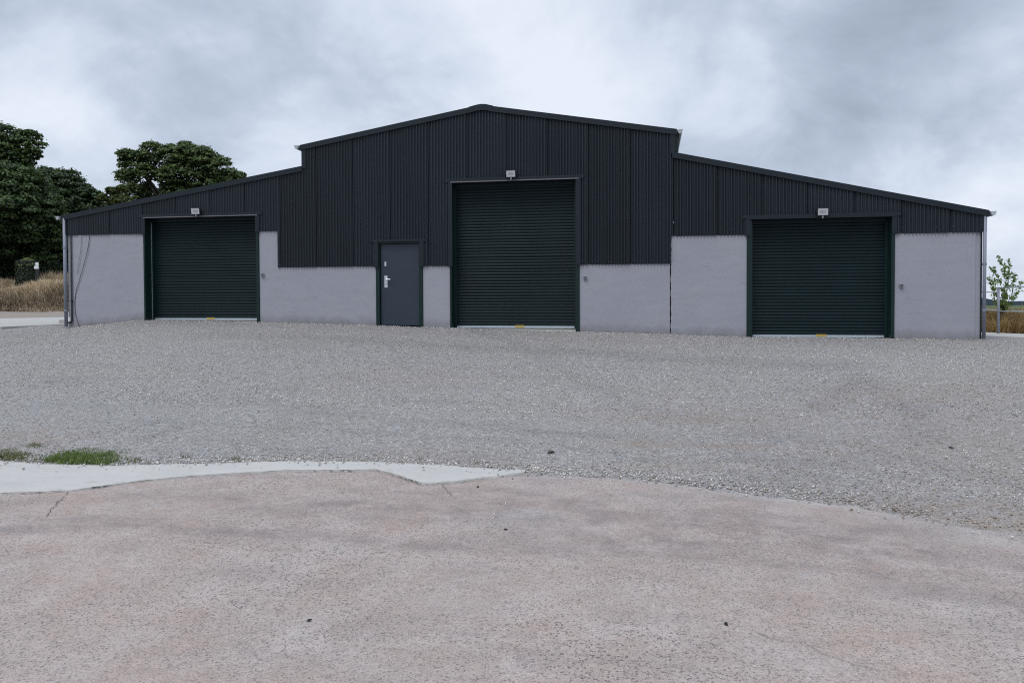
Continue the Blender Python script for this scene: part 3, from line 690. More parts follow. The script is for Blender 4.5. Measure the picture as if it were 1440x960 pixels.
# roller shutters
def slat_mesh(w, h):
    prof = [(.0, 0.0), (-.004, .004), (-.009, .012), (-.0125, .026), (-.0125, .042), (-.009, .056), (-.002, h - .008), (.003, h - .003), (.003, h)]
    mb = MB()
    for yy, zz in prof: mb.v += [(-w / 2, yy, zz), (w / 2, yy, zz)]
    for i in range(len(prof) - 1): mb.f.append((2 * i, 2 * i + 1, 2 * i + 3, 2 * i + 2))
    n = len(prof)
    return mb.data('slat', MT['shutter'])
def shutter(o, lip, zclad, jamb_l=.045, jamb_r=.07, edge=False):
    x0, x1, z0, z1 = o; yS = FY + .29; xm = (x0 + x1) / 2
    # jambs: green steel up to the cladding, dark flashing above
    for a, b, s in ((x0, x0 + jamb_l, 1), (x1 - jamb_r, x1, -1)):
        part(MB().box(a, b, FY - .03, FY + .27, z0 - .03, z1 - .02), 'door_jamb', MT['green'], bevel=.004)
        xo = a if s > 0 else b
        part(MB().box(min(xo - s * .035, xo + s * .075), max(xo - s * .035, xo + s * .075), FY - .062, FY - .0305, zclad - .015, z1 + .01), 'jamb_flashing', MT['trim'])
    part(MB().box(x0 - .11, x1 + .11, FY - .066, FY - .05, z1 + .005, z1 + .085).box(x0 + .04, x1 - .06, FY - .0495, FY + .26, z1 - .012, z1 + .02), 'head_flashing', MT['trim'])
    part(MB().box(x0 + .03, x1 - .01, FY - .072, FY - .0665, z1 - .012, z1 + .010), 'drip_edge', MT['lip'] if lip else MT['trim'])  # paler tone on the drip edge where lip is set
    a, b = x0 + jamb_l, x1 - jamb_r
    root = part(MB().box(a + .002, b - .002, yS + .03, yS + .06, z0, z1 + .10), 'roller_shutter', MT['inner'])
    part(MB().box(a, b, yS - .07, yS + .029, z1 - .10, z1 + .06), 'shutter_hood', MT['shutter'], root)
    w = b - a - .09; pitch = .0735; zb = z0 + .085
    sm = slat_mesh(w, pitch); n = int((z1 - .09 - zb) / pitch) + 1
    for k in range(n):
        s = link('slat', sm, root, (((a + b) / 2, yS + random.uniform(-.002, .002), zb + k * pitch)))
        s.rotation_euler = (random.uniform(-.02, .02), 0, 0)
    for p, q in ((a, a + .055), (b - .055, b)):
        part(MB().box(p, q, yS - .045, yS + .028, z0, z1 - .10), 'guide_rail', MT['green'], root)
    if edge: part(MB().box(a + .001, a + .016, yS - .052, yS - .0455, z0, z1 - .10), 'guide_edge', MT['galv'], root)
    part(MB().box(a + .058, b - .058, yS - .032, yS + .01, z0 + .03, z0 + .084).box(a + .058, b - .058, yS - .05, yS - .0325, z0 + .03, z0 + .04), 'bottom_rail', MT['galv'], root)
    part(MB().box(a + .06, b - .06, yS - .028, yS - .005, z0 + .012, z0 + .0295), 'rubber_seal', MT['black'], root)
    part(MB().box(xm - .115 + .1, xm + .115 + .1, yS - .0365, yS - .0325, z0 + .043, z0 + .10), 'warning_sticker', MT['yellow'], root)
    part(MB().slab([(x0 + .05, FY + .0), (x1 - .07, FY + .0), (x1 - .07, FY + .4), (x0 + .05, FY + .4)], z0 - .25, z0 + .008), 'door_sill', MT['pale'])
shutter(S1, True, 3.26, .045, .075, True); shutter(S2, True, 2.315, .045, .09); shutter(S3, False, 2.94, .11, .075)

# personnel door
x0, x1, z0, z1 = DR
fr = MB()
for a, b in ((x0, x0 + .095), (x1 - .10, x1)): fr.box(a, b, FY - .028, FY + .14, z0 - .05, z1 - .03)
fr.box(x0 + .0951, x1 - .1001, FY - .026, FY + .14, z1 - .075, z1 - .03)
part(fr, 'door_frame', MT['green'], bevel=.004)
part(MB().box(x0 - .13, x1 + .12, FY - .064, FY - .045, z1 - .03, z1 + .035), 'head_flashing', MT['trim'])
for a, b in ((x0 - .03, x0 + .07), (x1 - .07, x1 + .03)): part(MB().box(a, b, FY - .0625, FY - .0285, 2.30, z1 - .032), 'jamb_flashing', MT['trim'])
dl, dr_ = x0 + .10, x1 - .105
door = part(MB().box(dl, dr_, FY + .05, FY + .10, z0 + .045, z1 - .08), 'steel_door', MT['door'], bevel=.004)
hx = fp(541, 398)[0] + .02
def dpart(mb, name, mat, smooth=False): return part(mb, name, mat, door, smooth)
dpart(MB().box(hx - .04, hx + .04, FY + .038, FY + .0495, 1.79, 2.09).tube([(hx + .01, FY + .0375, 2.0), (hx + .01, FY - .01, 2.0), (hx + .03, FY - .015, 2.0), (hx + .13, FY - .012, 1.99)], .010, 8), 'door_handle', MT['steel'])
dpart(MB().box(hx - .008, hx + .012, FY + .034, FY + .0375, 1.87, 1.90), 'keyhole', MT['black'])
dpart(MB().box(hx - .035, hx + .01, FY + .04, FY + .0495, 2.33, 2.44), 'lock_cover', MT['steel'])
for hz in (1.05, 1.85, 2.62): dpart(MB().tube([(dr_ - .004, FY + .044, hz), (dr_ - .004, FY + .044, hz + .11)], .011, 8), 'hinge', MT['door'])
part(MB().box(x0 + .096, x1 - .101, FY + .12, FY + .16, z0 - .1, z1 - .03), 'door_backing', MT['inner'])
part(MB().slab([(x0 + .02, FY + .02), (x1 - .02, FY + .02), (x1 - .02, FY + .3), (x0 + .02, FY + .3)], .4, z0 - .02), 'door_sill', MT['dirt_gapshade'])  # near-black sill puts the shade under the door into its colour

# fixings of the cladding
sc = MB()
def screw(x, z, y=FY - .050):
    r = .0125; o = len(sc.v)
    for k in range(6): sc.v.append((x + r * math.cos(k * 1.047), y, z + r * math.sin(k * 1.047)))
    for k in range(6): sc.v.append((x + r * .5 * math.cos(k * 1.047), y - .008, z + r * .5 * math.sin(k * 1.047)))
    for k in range(6): sc.f.append((o + k, o + (k + 1) % 6, o + 6 + (k + 1) % 6, o + 6 + k))
    sc.f.append(tuple(o + 6 + k for k in range(6)))
def row(a, b, z, step=.31, y=FY - .058):
    x = a
    while x < b:
        if random.random() < .9: screw(x + random.uniform(-.02, .02), z + random.uniform(-.012, .012), y)
        x += step * random.choice((.75, 1, 1, 1.25))
row(-15.3, -13.4, 3.36); row(-9.9, -4.95, 3.38); row(-9.35, -6.9, 2.39); row(-5.5, -4.95, 2.39); row(-1.6, .4, 2.38); row(-1.5, .4, 3.40); row(.6, 2.1, 3.08); row(5.5, 7.0, 3.05)
row(S1[0], S1[1], S1[3] + .07, .4, FY - .068); row(S2[0], S2[1], S2[3] + .07, .4, FY - .068); row(S3[0], S3[1], S3[3] + .07, .4, FY - .068); row(DR[0], DR[1], DR[3] + .0, .4, FY - .066)
row(-9.0, -5.0, 4.02, .45); row(-1.5, .3, 4.55, .6)
for xx in (S1[1] + .0, S2[0], S2[1], S3[0], S3[1]):
    for zz in (2.4, 2.95, 3.5, 4.05):
        if zz < (4.2 if S2[0] - .1 < xx < S2[1] + .1 else 3.3) and (zz > 3.2 or S2[0] - .1 < xx < S2[1] + .1): screw(xx, zz, FY - .064)
for a, za, b, zb in ((XL, ZE_L, XGL, ZST), (XGL, ZG, XRG - .3, ZR - .05), (XRG + .3, ZR - .05, XGR, ZG), (XGR, ZST, XR, ZE_R)):
    for k in range(9):
        t = (k + .5) / 9; screw(a + (b - a) * t, za + (zb - za) * t - .112, FY - .079)
for q in ((400, 288), (1130, 289)): 
    xx, zz = fp(*q); screw(xx, zz, FY - .05)
scr = part(sc, 'cladding_screws', MT['screw']); scr['kind'] = 'stuff'

# ------------------------------------------------------------------ things fixed to the shed
def floodlight(x, z, yaw, label):
    root = empty('floodlight', (x, FY - .17, z)); root.rotation_euler = (math.radians(10), 0, yaw)
    tag(root, label, 'floodlight', 'floodlights above the roller shutters')
    def fl(mb, name, mat, bevel=0): return build(mb, name, mat, root, False, bevel)
    fl(MB().box(-.125, .125, 0, .045, -.09, .09), 'lamp_housing', MT['black'], .006)
    fl(MB().box(-.105, .105, -.006, -.0005, -.072, .072), 'lamp_glass', MT['lens'])
    led = MB()
    for i in range(6):
        for j in range(4): led.box(-.06 + i * .022, -.048 + i * .022, -.009, -.0065, -.03 + j * .018, -.02 + j * .018)
    fl(led, 'led_array', MT['box'])
    fl(MB().box(-.14, -.126, .0, .12, -.02, .02).box(.126, .14, .0, .12, -.02, .02).box(-.14, .14, .1205, .135, -.02, .02), 'bracket', MT['black'])
    fl(MB().tube([(0, .02, -.091), (0, .01, -.125), (0, -.01, -.135)], .02, 8), 'motion_sensor', MT['box'])
    return root
fx, fz = fp(280, 298); floodlight(fx, fz, .12, 'small grey floodlight above the left roller shutter')
fx, fz = fp(720, 246); floodlight(fx, fz, 0, 'small grey floodlight above the tall middle roller shutter')
fx, fz = fp(1155, 299); floodlight(fx, fz, -.06, 'small grey floodlight above the right roller shutter')
def keybox(x, z, label, y=FY, s=.85):
    r = tag(empty('key_switch', (x, y, z)), label, 'switch', 'key switches beside the shutters')
    build(MB().box(-.045 * s, .045 * s, -.05, .03, -.04 * s, .05 * s), 'switch_body', MT['box'], r, False, .006)
    build(MB().box(-.05 * s, .05 * s, -.075, -.051, .038 * s, .05 * s), 'switch_cover', MT['box'], r)
    build(MB().tube([(0, -.052, -.005), (0, -.07, -.005)], .012, 8), 'key_barrel', MT['black'], r)
x, z = fp(370, 387); keybox(x, z, 'small grey key switch right of the left roller shutter')
x, z = fp(823, 391); keybox(x, z, 'small grey key switch right of the middle roller shutter')
x, z = fp(1267, 402); keybox(x, z, 'small grey key switch right of the right roller shutter')
def cable(pts, r, mat, label):
    P = [fp(*p) for p in pts]; V = []
    for i in range(len(P) - 1):
        for k in range(4):
            t = k / 4; p0 = P[max(i - 1, 0)]; p1 = P[i]; p2 = P[i + 1]; p3 = P[min(i + 2, len(P) - 1)]
            f = lambda a, b, c, d: .5 * (2 * b + (c - a) * t + (2 * a - 5 * b + 4 * c - d) * t * t + (3 * b - a - 3 * c + d) * t ** 3)
            V.append((f(p0[0], p1[0], p2[0], p3[0]), FY - .02 - .01 * math.sin(i), f(p0[1], p1[1], p2[1], p3[1])))
    V.append((P[-1][0], FY - .02, P[-1][1]))
    tag(build(MB().tube(V, r, 6), 'cable_or_shadow', mat, None, True), label, 'cable')
cable([(126.6, 331), (124.5, 350), (119, 372), (112.5, 394), (107.5, 410), (105.6, 425), (106.5, 440), (109.5, 451), (112.5, 459)], .0075, MT['cable'], 'long dark cable curving down the pale wall at the left end of the shed')
cable([(115, 331), (114.6, 350), (112, 368), (109, 385)], .006, MT['cableshade'], 'short faint shadow line beside the longer cable on the left wall')  # shadow beside the cable modelled as a thin tinted tube

# ------------------------------------------------------------------ vegetation
def leaves_mesh(name, C, Nrm, size, tint, mat, aspect=.62):
    """one pointed quad leaf per centre"""
    n = len(C); r = rng
    t = np.cross(Nrm, r.normal(size=(n, 3))); t /= np.linalg.norm(t, axis=1)[:, None] + 1e-9
    b = np.cross(Nrm, t)
    s = size[:, None]
    fold = Nrm * s * .18
    V = np.stack([C - t * s, C + b * s * aspect + fold, C + t * s, C - b * s * aspect + fold], 1).reshape(-1, 3)
    F = np.arange(4 * n).reshape(n, 4)
    return np_mesh(name, V, F, mat, {'tint': np.repeat(tint, 4)})
def crown_points(lobes, dens, leaf, depth_scale=1.0, clump_k=.24):
    """lobes: (centre Vector, radius). Leaves gather in clumps over each lobe's shell, with a thinner inside."""
    C, N, T = [], [], []
    for c, rad in lobes:
        c = np.array(c); area = 4 * math.pi * rad ** 2
        ncl = max(6, int(area / (math.pi * (clump_k * rad) ** 2) * 1.15))
        d = rng.normal(size=(ncl, 3)); d /= np.linalg.norm(d, axis=1)[:, None]
        d[:, 2] = np.where(d[:, 2] < -.45, -d[:, 2], d[:, 2])
        cr = clump_k * rad * rng.uniform(.65, 1.3, ncl)
        cc = c + d * (rad * rng.uniform(.72, 1.02, ncl))[:, None] * np.array([1, depth_scale, .92])
        ctint = rng.uniform(0, 1, ncl)
        npl = np.maximum(14, (dens * 4 * math.pi * cr ** 2 / (leaf * leaf) * .42)).astype(int)
        for k in range(ncl):
            m = npl[k]; q = rng.normal(size=(m, 3)); q /= np.linalg.norm(q, axis=1)[:, None]
            q[:, 2] = np.where(q[:, 2] < -.25, q[:, 2] * -.6, q[:, 2])
            rr = cr[k] * np.where(rng.random(m) < .16, rng.uniform(1.0, 1.55, m), rng.uniform(.35, 1.1, m) ** .6)
            C.append(cc[k] + q * rr[:, None] * np.array([1.15, 1.15, .72]))
            nn = q + np.array([0, 0, .55]) + rng.normal(size=(m, 3)) * .45; nn /= np.linalg.norm(nn, axis=1)[:, None]
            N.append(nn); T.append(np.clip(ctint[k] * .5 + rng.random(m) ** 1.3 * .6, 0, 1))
        m = int(dens * rad ** 2 / (leaf * leaf) * 1.7)             # inside leaves, tinted dark to stand for shade within the crown
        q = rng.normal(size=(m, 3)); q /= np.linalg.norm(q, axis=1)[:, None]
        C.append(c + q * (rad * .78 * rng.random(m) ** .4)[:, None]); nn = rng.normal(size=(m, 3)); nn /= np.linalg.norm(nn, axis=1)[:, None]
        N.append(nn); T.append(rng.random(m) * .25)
    return np.concatenate(C), np.concatenate(N), np.concatenate(T)
def tree(name, label, cat, lobes_px, depth, leafmat, leaf=.17, dens=1.0, trunk_px=None, trunk_r=.35, group=None, clump_k=.24):
    """lobes_px: (px, py, radius in px, depth offset)"""
    lobes = [(at(x, y, depth + dz), r * (depth + dz) / FPX) for x, y, r, dz in lobes_px]
    tx = trunk_px if trunk_px is not None else sum(l[0] for l in lobes_px) / len(lobes_px)
    foot = at(tx, 425, depth); foot.z = float(terrain_z(foot.x, foot.y)) - .1
    root = tag(empty(name, foot), label, cat, group)
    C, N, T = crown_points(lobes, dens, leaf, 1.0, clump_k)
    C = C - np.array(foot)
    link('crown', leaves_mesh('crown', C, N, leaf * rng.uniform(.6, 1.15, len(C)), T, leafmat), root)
    mb = MB(); top = sum((l[0] for l in lobes), Vector()) / len(lobes) - foot
    fork = Vector((top.x * .3, top.y * .3, top.z * .55))
    mb.tube([(0, 0, -.2), (.02, 0, .5), fork * .6, fork, top.lerp(fork, .4), top], [trunk_r * 1.25, trunk_r, trunk_r * .85, trunk_r * .7, trunk_r * .45, trunk_r * .2], 9)
    build(mb, 'trunk', MT['bark'], root, True)
    for c, r in lobes[:16]:
        e = c - foot; st = fork.lerp(top, random.uniform(0, .5)); mid = st.lerp(e, .5) + Vector((random.uniform(-.3, .3), random.uniform(-.3, .3), random.uniform(.1, .5)))
        L = MB().tube([st, mid, e], [trunk_r * .3, trunk_r * .18, trunk_r * .05], 6)
        build(L, 'limb', MT['bark'], root, True)
    return root
G = 'trees behind the shed'
tree('sycamore_tree', 'tallest dark tree at the left edge with a round top above a gap of sky', 'tree',
     [(8, 208, 30, 0), (38, 203, 21, .5), (-30, 225, 45, 1), (18, 230, 24, 0), (46, 218, 12, 0), (-15, 262, 46, -1), (30, 268, 36, -1.5), (-60, 290, 60, 0), (10, 308, 46, -2.2), (55, 300, 32, -1),
      (62, 335, 32, -.8), (20, 350, 42, -.6), (-40, 340, 60, -1), (78, 362, 26, .3), (45, 372, 28, .8), (-10, 380, 40, .5)], 48, MT['leafA'], .115, 1.1, 20, .5, G)
tree('broadleaf_tree', 'lower broad dark tree sloping down to the left end of the shed roof', 'tree',
     [(70, 258, 24, 0), (92, 265, 27, 0), (85, 295, 36, -.5), (112, 283, 24, .3), (128, 283, 18, 0), (110, 312, 30, -.4), (70, 320, 30, 1), (138, 300, 17, .5), (100, 345, 28, .5), (130, 325, 22, 1)], 53, MT['leafB'], .118, 1.1, 95, .4, G)
tree('domed_tree', 'wide dome shaped green tree rising behind the left lean-to roof', 'tree',
     [(178, 222, 13, 0), (190, 232, 19, .4), (180, 252, 16, 0), (214, 218, 18, 0), (205, 245, 16, -.6), (190, 276, 18, 0), (238, 224, 22, 0), (262, 222, 21, 0), (285, 228, 23, 0), (305, 240, 22, 0), (322, 254, 17, 0), (336, 252, 11, 0), (344, 262, 8, 0), (312, 262, 20, .3), (268, 290, 26, 0), (238, 268, 13, .4), (300, 292, 24, .2), (205, 268, 12, 1), (195, 300, 20, 0), (215, 300, 16, .5), (262, 210, 12, 0), (228, 250, 14, .8), (222, 286, 14, .6),
      (268, 250, 30, .6), (245, 250, 20, -.6), (250, 280, 26, .5), (295, 268, 28, .4), (205, 290, 20, 1), (280, 300, 30, .8)], 60, MT['leafF'], .115, 1.15, 240, .45, G)
tree('thin_tree', 'small pale green tree with thin branches between the two big trees', 'small tree',
     [(146, 280, 7, 0), (158, 271, 8, 0), (172, 268, 8, .3), (165, 284, 10, 0), (176, 286, 10, .4), (152, 296, 9, 0), (165, 300, 12, .5)], 50, MT['leafC'], .13, .55, 160, .12, G)
for i, (px, py, r, dz, lab) in enumerate(((-25, 388, 24, 0, 'dark shrub at the left edge under the tall tree'), (8, 384, 17, .6, 'dark shrub left of the moss topped stump'), (70, 384, 15, .5, 'dark shrub right of the white notice on its post'), (92, 383, 14, .8, 'dark shrub against the left end of the shed'))):
    tree('shrub', lab, 'shrub', [(px, py, r, dz), (px + 8, py - 6, r * .7, dz + .4), (px - 7, py + 4, r * .8, dz - .3)], 46.5, MT['leafD'], .12, .9, px, .08, 'dark shrubs under the trees')
# dense hedge closing the foot of the wood
hp = [(at(px, 388 - 12 * (k % 3), 49.5 + (k % 2)), 1.35) for k, px in enumerate(range(-80, 190, 17))] + [(at(px, 350 - 8 * (k % 2), 50.5), 1.5) for k, px in enumerate(range(-80, 190, 20))]
C, N, T = crown_points([(tuple(c), r) for c, r in hp], .9, .15)
tag(link('undergrowth', leaves_mesh('undergrowth', C, N, .15 * rng.uniform(.6, 1.2, len(C)), T, MT['leafD'])), 'dark tangled undergrowth along the foot of the trees', kind='stuff')

# moss topped stump and the notice
f = at(39, 392, 44.4); f.z = float(terrain_z(f.x, f.y)) - .1
stump = tag(empty('ivy_stump', f), 'squat ivy covered stump with a pale mossy top in the dry grass', 'stump')
hz = at(39, 364, 44.4).z - f.z
mb = MB().tube([(0, 0, 0), (.02, 0, hz * .3), (0, .02, hz * .7), (0, 0, hz - .12)], [.62, .56, .55, .50], 14); build(mb, 'stump_trunk', MT['bark'], stump, True)
th = rng.uniform(0, 6.283, 2600); hh = rng.uniform(.05, 1, 2600) * (hz - .1)
C = np.stack([np.cos(th) * (.58 + rng.normal(0, .03, 2600)), np.sin(th) * (.58 + rng.normal(0, .03, 2600)), hh], -1); N = np.stack([np.cos(th), np.sin(th), .4 + 0 * th], -1) + rng.normal(size=(2600, 3)) * .3; N /= np.linalg.norm(N, axis=1)[:, None]
link('ivy', leaves_mesh('ivy', C, N, .075 * rng.uniform(.6, 1.2, 2600), rng.random(2600), MT['leafD']), stump)
rr = np.sqrt(rng.random(2200)) * .62; th = rng.uniform(0, 6.283, 2200)
C = np.stack([np.cos(th) * rr, np.sin(th) * rr, hz + .03 - .40 * (rr / .62) ** 1.4 + rng.normal(0, .025, 2200)], -1); N = np.stack([np.cos(th) * rr, np.sin(th) * rr, .8 + 0 * th], -1) + rng.normal(size=(2200, 3)) * .3; N /= np.linalg.norm(N, axis=1)[:, None]
link('mossy_top', leaves_mesh('mossy_top', C, N, .06 * rng.uniform(.6, 1.2, 2200), rng.random(2200), MT['moss']), stump)
f = at(52, 392, 43.9); f.z = float(terrain_z(f.x, f.y)) - .1
sg = tag(empty('notice_sign', f), 'small white notice on a dark post in front of the wood', 'sign')
ztop = at(52, 369, 43.9).z - f.z; zbot = at(52, 378, 43.9).z - f.z
build(MB().box(-.10, .10, 0, .08, 0, zbot + .1), 'post', MT['blacksign'], sg)
build(MB().box(-.06, .13, -.03, -.002, zbot, ztop).box(-.15, -.061, -.03, -.002, zbot, zbot + .17), 'notice_board', MT['white'], sg)
mk = MB()
for k in range(4): mk.box(.02 + .01 * (k % 2), .09, -.034, -.0305, zbot + .1 + k * .05, zbot + .118 + k * .05)
build(mk, 'notice_print', MT['paleplastic'], sg)

def blades(name, x, y, z, h, w, lean, tint, mat, origin=(0, 0, 0)):
    n = len(x); a = rng.uniform(0, 6.283, n); dx, dy = np.cos(a), np.sin(a)
    b = rng.uniform(0, 6.283, n); lx, ly = np.cos(b) * lean * h, np.sin(b) * lean * h
    V = np.empty((n, 5, 3)); hw = w * .5
    V[:, 0] = np.stack([x - dx * hw, y - dy * hw, z], -1); V[:, 1] = np.stack([x + dx * hw, y + dy * hw, z], -1)
    mx, my, mz = x + lx * .35, y + ly * .35, z + h * .6
    V[:, 2] = np.stack([mx + dx * hw * .7, my + dy * hw * .7, mz], -1); V[:, 3] = np.stack([mx - dx * hw * .7, my - dy * hw * .7, mz], -1)
    V[:, 4] = np.stack([x + lx, y + ly, z + h * (1 - .25 * lean)], -1)
    V -= np.array(origin)
    o = (np.arange(n) * 5)[:, None]
    F = np.concatenate([o + np.array([[0, 1, 2]]), o + np.array([[0, 2, 3]]), o + np.array([[3, 2, 4]])])
    return np_mesh(name, V.reshape(-1, 3), F, mat, {'tint': np.repeat(tint, 5)})
# dry grass bank on the left
def in_fan(n, d0, d1, px0, px1):
    d = d0 + (d1 - d0) * rng.random(n); px = rng.uniform(px0, px1, n); u = (px - 720) / FPX
    return RIGHT.x * u * d + _fwd.x * d, RIGHT.y * u * d + _fwd.y * d, d
x, y, d = in_fan(42000, 41.6, 47.5, -70, 112); z = terrain_z(x, y) - .06
keep = rng.random(len(x)) < np.clip(.65 + .5 * smoothnoise(x, y, 1.1, 21), .15, 1); x, y, z, d = x[keep], y[keep], z[keep], d[keep]
hgt = np.interp(d, [41.6, 42.6, 43.6, 47.5], [.22, .38, .72, .80]) * rng.uniform(.5, 1.3, len(x)) * (1 + .38 * smoothnoise(x, y, 1.3, 22))
tint = np.clip(np.interp(d, [41.6, 42.4, 43.5, 47.5], [.40, .12, .80, .75]) + rng.normal(0, .2, len(x)) + .25 * smoothnoise(x, y, 1.4, 23), 0, 1)
tag(link('dry_grass', blades('dry_grass', x, y, z, hgt, rng.uniform(.025, .06, len(x)), rng.uniform(.1, .9, len(x)), tint, MT['straw'])), 'tall straw coloured grass on the bank below the trees', kind='stuff')
x, y, d = in_fan(14000, 21.2, 27, 1345, 1480); z = terrain_z(x, y) - .06
hgt = rng.uniform(.35, .80, len(x)) * (1 + .3 * smoothnoise(x, y, 3.1, 33)) * np.interp(d, [21.2, 23], [.75, 1]); tint = np.clip(.45 + rng.normal(0, .25, len(x)) + .25 * smoothnoise(x, y, 2.5, 31), 0, 1)
tag(link('dry_verge', blades('dry_verge', x, y, z, hgt, rng.uniform(.010, .032, len(x)), rng.uniform(.1, 1.0, len(x)), tint, MT['strawdark'])), 'brown dry grass behind the rail fence on the right', kind='stuff')
# green grass at the gravel's edge
def tuft(name, poly_px, n, hmin, hmax, mat, label, cat=None, kind=None, w=.006, lean=.9, z=.015):
    P = [on_z(*p) for p in poly_px]; xs = [p[0] for p in P]; ys = [p[1] for p in P]
    X, Y = [], []
    while len(X) < n:
        a, b = random.uniform(min(xs), max(xs)), random.uniform(min(ys), max(ys)); c = False; j = len(P) - 1
        for i in range(len(P)):
            if (P[i][1] > b) != (P[j][1] > b) and a < (P[j][0] - P[i][0]) * (b - P[i][1]) / (P[j][1] - P[i][1]) + P[i][0]: c = not c
            j = i
        if c and random.random() < .55 + .45 * math.sin(a * 9 + 1) * math.sin(b * 13): X.append(a + random.gauss(0, .03 if random.random() < .75 else .13)); Y.append(b + abs(random.gauss(0, .02)) * (1 if mat is not MT['grass'] else random.choice((.3, 2.5))))
    X = np.array(X); Y = np.array(Y)
    o = (float(X.mean()), float(Y.mean()), z)
    me = blades(name, X, Y, np.full(n, z - .005), rng.uniform(hmin, hmax, n), np.full(n, w) * rng.uniform(.7, 1.6, n), rng.uniform(.2, lean, n), np.clip(rng.normal(.5, .25, n), 0, 1), mat, o)
    ob = link(name, me, None, o); tag(ob, label, cat, None, kind); return ob
tuft('grass_patch', [(60, 652), (75, 645), (100, 639), (125, 636), (160, 640), (162, 652), (150, 655), (85, 655)], 4600, .012, .07, MT['grass'], 'bright green grass patch beside the pale concrete strip', None, 'stuff')
tuft('sparse_grass', [(-20, 651), (-15, 640), (18, 634), (38, 640), (36, 650)], 1500, .015, .055, MT['weed'], 'thin yellowish grass at the left edge of the gravel', None, 'stuff')
tuft('grass_tuft', [(42, 636), (44, 630), (52, 630), (53, 636)], 300, .03, .08, MT['weed'], 'small yellow green tuft in the gravel left of the green grass patch', 'grass tuft')
tuft('weed', [(184, 654), (186, 648), (192, 648), (193, 654)], 70, .02, .06, MT['weed'], 'lone weed in the gravel just right of the green grass patch', 'weed')
tuft('weed', [(252, 648), (254, 642), (264, 642), (266, 648)], 110, .02, .05, MT['weed'], 'wider weed tuft in the gravel, third of the row from the grass patch', 'weed')
tuft('weed', [(327, 650), (328, 646), (333, 646), (334, 650)], 60, .02, .05, MT['weed'], 'tiny pale weed close to the strip near its thinnest part', 'weed')
tuft('weed', [(368, 639), (369, 635), (374, 635), (375, 639)], 60, .02, .06, MT['weed'], 'dark little weed standing farthest right in the gravel', 'weed')

# dark debris
def debris(name, px, py, sx, sy, sz, mat, label, cat, yard=False):
    x, y = on_z(px, py, .05 if yard else 0); z = float(yard_surface(x, y)) + .005 if yard else .004
    mb = MB(); r = random.Random(px)
    ring = []
    for j, (k, zz) in enumerate(((1, 0), (.9, .5), (.45, 1))):
        for i in range(7):
            t = i / 7 * 6.283; q = r.uniform(.75, 1.2); mb.v.append((math.cos(t) * sx * k * q, math.sin(t) * sy * k * q, zz * sz * r.uniform(.8, 1.1)))
    for j in range(2):
        for i in range(7): a = j * 7 + i; b = j * 7 + (i + 1) % 7; mb.f.append((a, b, b + 7, a + 7))
    mb.f.append(tuple(range(14, 21)))
    o = build(mb, name, mat); o.location = (x, y, z); o.rotation_euler = (0, 0, r.uniform(0, 3)); tag(o, label, cat); return o
debris('dark_stone', 1021, 879, .012, .009, .014, MT['blacksign'], 'black stone chip alone on the concrete in the right foreground', 'stone')
debris('dark_stone', 435, 873, .014, .007, .008, MT['blacksign'], 'flat black chip on the concrete in the left foreground', 'stone')
debris('dark_stone', 711, 745, .014, .008, .008, MT['blacksign'], 'dark chip lying just below the chalk marks', 'stone')
debris('dark_stone', 775, 637, .045, .02, .02, MT['bark'], 'dark lump of earth in the gravel above the tip of the pale strip', 'stone', True)
debris('dark_stone', 1337, 640, .035, .012, .012, MT['bark'], 'dark lump in the gravel on the right side of the yard', 'stone', True)
debris('dark_stone', 672, 685, .02, .01, .008, MT['bark'], 'brown chip on the concrete right of the strip corner', 'stone')

# sapling on the right
f = at(1407, 468, 21.9); f.z = float(terrain_z(f.x, f.y)) - .08
sap = tag(empty('sapling', f), 'young upright sapling with sparse leaves behind the rail fence', 'sapling')
def lp(px, py): p = at(px, py, 21.9); return p - f
mb = MB().tube([(0, 0, 0), lp(1407, 455) + Vector((0, .05, 0)), lp(1408, 440)], [.03, .026, .022], 7)
build(mb, 'trunk', MT['bark'], sap, True)
br = [[(1408, 442), (1399, 425), (1393, 400), (1389, 386)], [(1408, 440), (1404, 415), (1402, 395)], [(1409, 440), (1412, 415), (1414, 392), (1413, 378)], [(1409, 441), (1418, 410), (1422, 385), (1418, 362)],
      [(1409, 440), (1420, 415), (1425, 395), (1424, 384)], [(1409, 442), (1422, 428), (1432, 412), (1434, 396)], [(1408, 440), (1408, 410), (1401, 385), (1396, 376)], [(1413, 392), (1408, 374), (1404, 362)], [(1409, 438), (1414, 425), (1416, 405)]]
LC, LN, LT = [], [], []
for b in br:
    pts = [lp(*p) + Vector((0, random.uniform(-.2, .2) * (i > 0), 0)) for i, p in enumerate(b)]
    build(MB().tube(pts, [.012, .009, .006, .003][:len(pts)], 5), 'branch', MT['bark'], sap, True)
    for i in range(len(pts) - 1):
        for k in range(30):
            t = random.random(); p = pts[i].lerp(pts[i + 1], t)
            if i == 0 and t < .3: continue
            LC.append(np.array(p) + rng.normal(0, .036, 3)); v = rng.normal(size=3) + np.array([0, 0, .3]); LN.append(v / np.linalg.norm(v)); LT.append(rng.random())
link('crown', leaves_mesh('crown', np.array(LC), np.array(LN), .052 * rng.uniform(.6, 1.2, len(LC)), np.array(LT), MT['leafE']), sap)

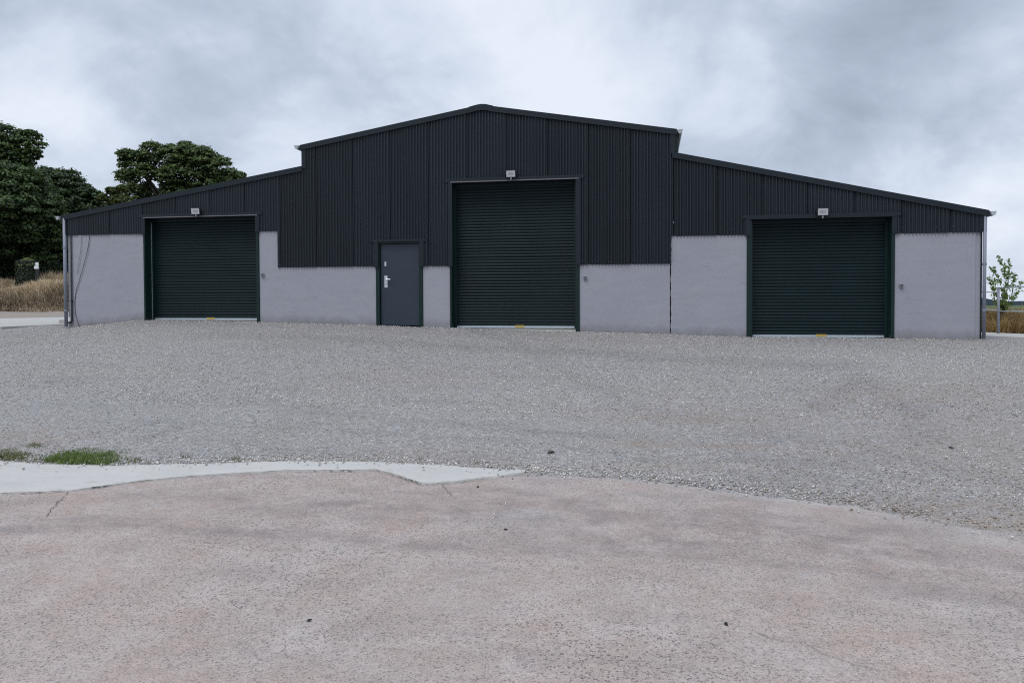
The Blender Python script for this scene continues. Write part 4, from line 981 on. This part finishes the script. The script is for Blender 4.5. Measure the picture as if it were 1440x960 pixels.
# tubular rail fence
f0 = at(1404, 470, 19.9); f0.z = float(terrain_z(f0.x, f0.y))
fence = tag(empty('rail_fence', f0), 'galvanised two rail fence with one post in view beside the sapling', 'fence')
def fpt(px, py, d): return at(px, py, d) - f0
build(MB().tube([(0, 0, -.2), fpt(1404, 403.5, 19.9)], .030, 10), 'post', MT['pipe'], fence, True)
e2 = fpt(1480, 470, 18.6); build(MB().tube([e2 + Vector((0, 0, -.2)), fpt(1480, 401, 18.6)], .038, 10), 'post', MT['pipe'], fence, True)
for a, b in (((1404, 405, 19.86), (1490, 400.5, 18.5)), ((1404, 437.5, 19.86), (1490, 439, 18.5)), ((1404, 411, 19.95), (1350, 409.5, 21.2)), ((1404, 436.5, 19.95), (1350, 432.5, 21.2))):
    build(MB().tube([fpt(*a), fpt(*b)], .016, 8), 'rail', MT['paleplastic'], fence, True)

# far hills and hedges seen past the shed's right end
def ridge(name, dist, px0, px1, tops, zbase, mat, thick, seed):
    n = 160; r = np.random.default_rng(seed); px = np.linspace(px0, px1, n); V = []
    prof = np.interp(px, [t[0] for t in tops], [t[1] for t in tops]) + smoothnoise(px, px * 0, .35, seed) * .35 + r.normal(0, .18, n)
    rows = [(0, 0), (.35, .75), (.55, 1.0), (.8, .8), (1, 0)]
    for i in range(n):
        for t, k in rows:
            dd = dist + thick * (t - .55); p = at(px[i], prof[i], dist); dirr = (at(px[i], prof[i], dist) - Vector((0, 0, EYE))); s = dd / dist
            V.append((dirr.x * s, dirr.y * s, zbase + (p.z - zbase) * k))
    m = len(rows); F = []
    for i in range(n - 1):
        for j in range(m - 1): a = i * m + j; F.append((a, a + m, a + m + 1, a + 1))
    return link(name, np_mesh(name, np.array(V), np.array(F), mat, None, True))
struct(ridge('hills', 3000, 900, 2600, [(900, 424), (1340, 421), (1384, 418.5), (1390, 420), (1400, 423), (1440, 423.5), (1700, 425), (2600, 424)], -44, MT['hill'], 900, 41))
struct(ridge('field_slope', 2000, 900, 2600, [(900, 434), (1384, 432), (1420, 432.5), (1440, 431.5), (2600, 432)], -44, MT['hillfield'], 500, 42))
tag(ridge('far_hedge', 1250, 1100, 2200, [(1100, 441), (1384, 442), (1440, 440), (2200, 440)], -46, MT['hill'], 60, 43), 'dark line of distant hedges below the hills', kind='stuff')
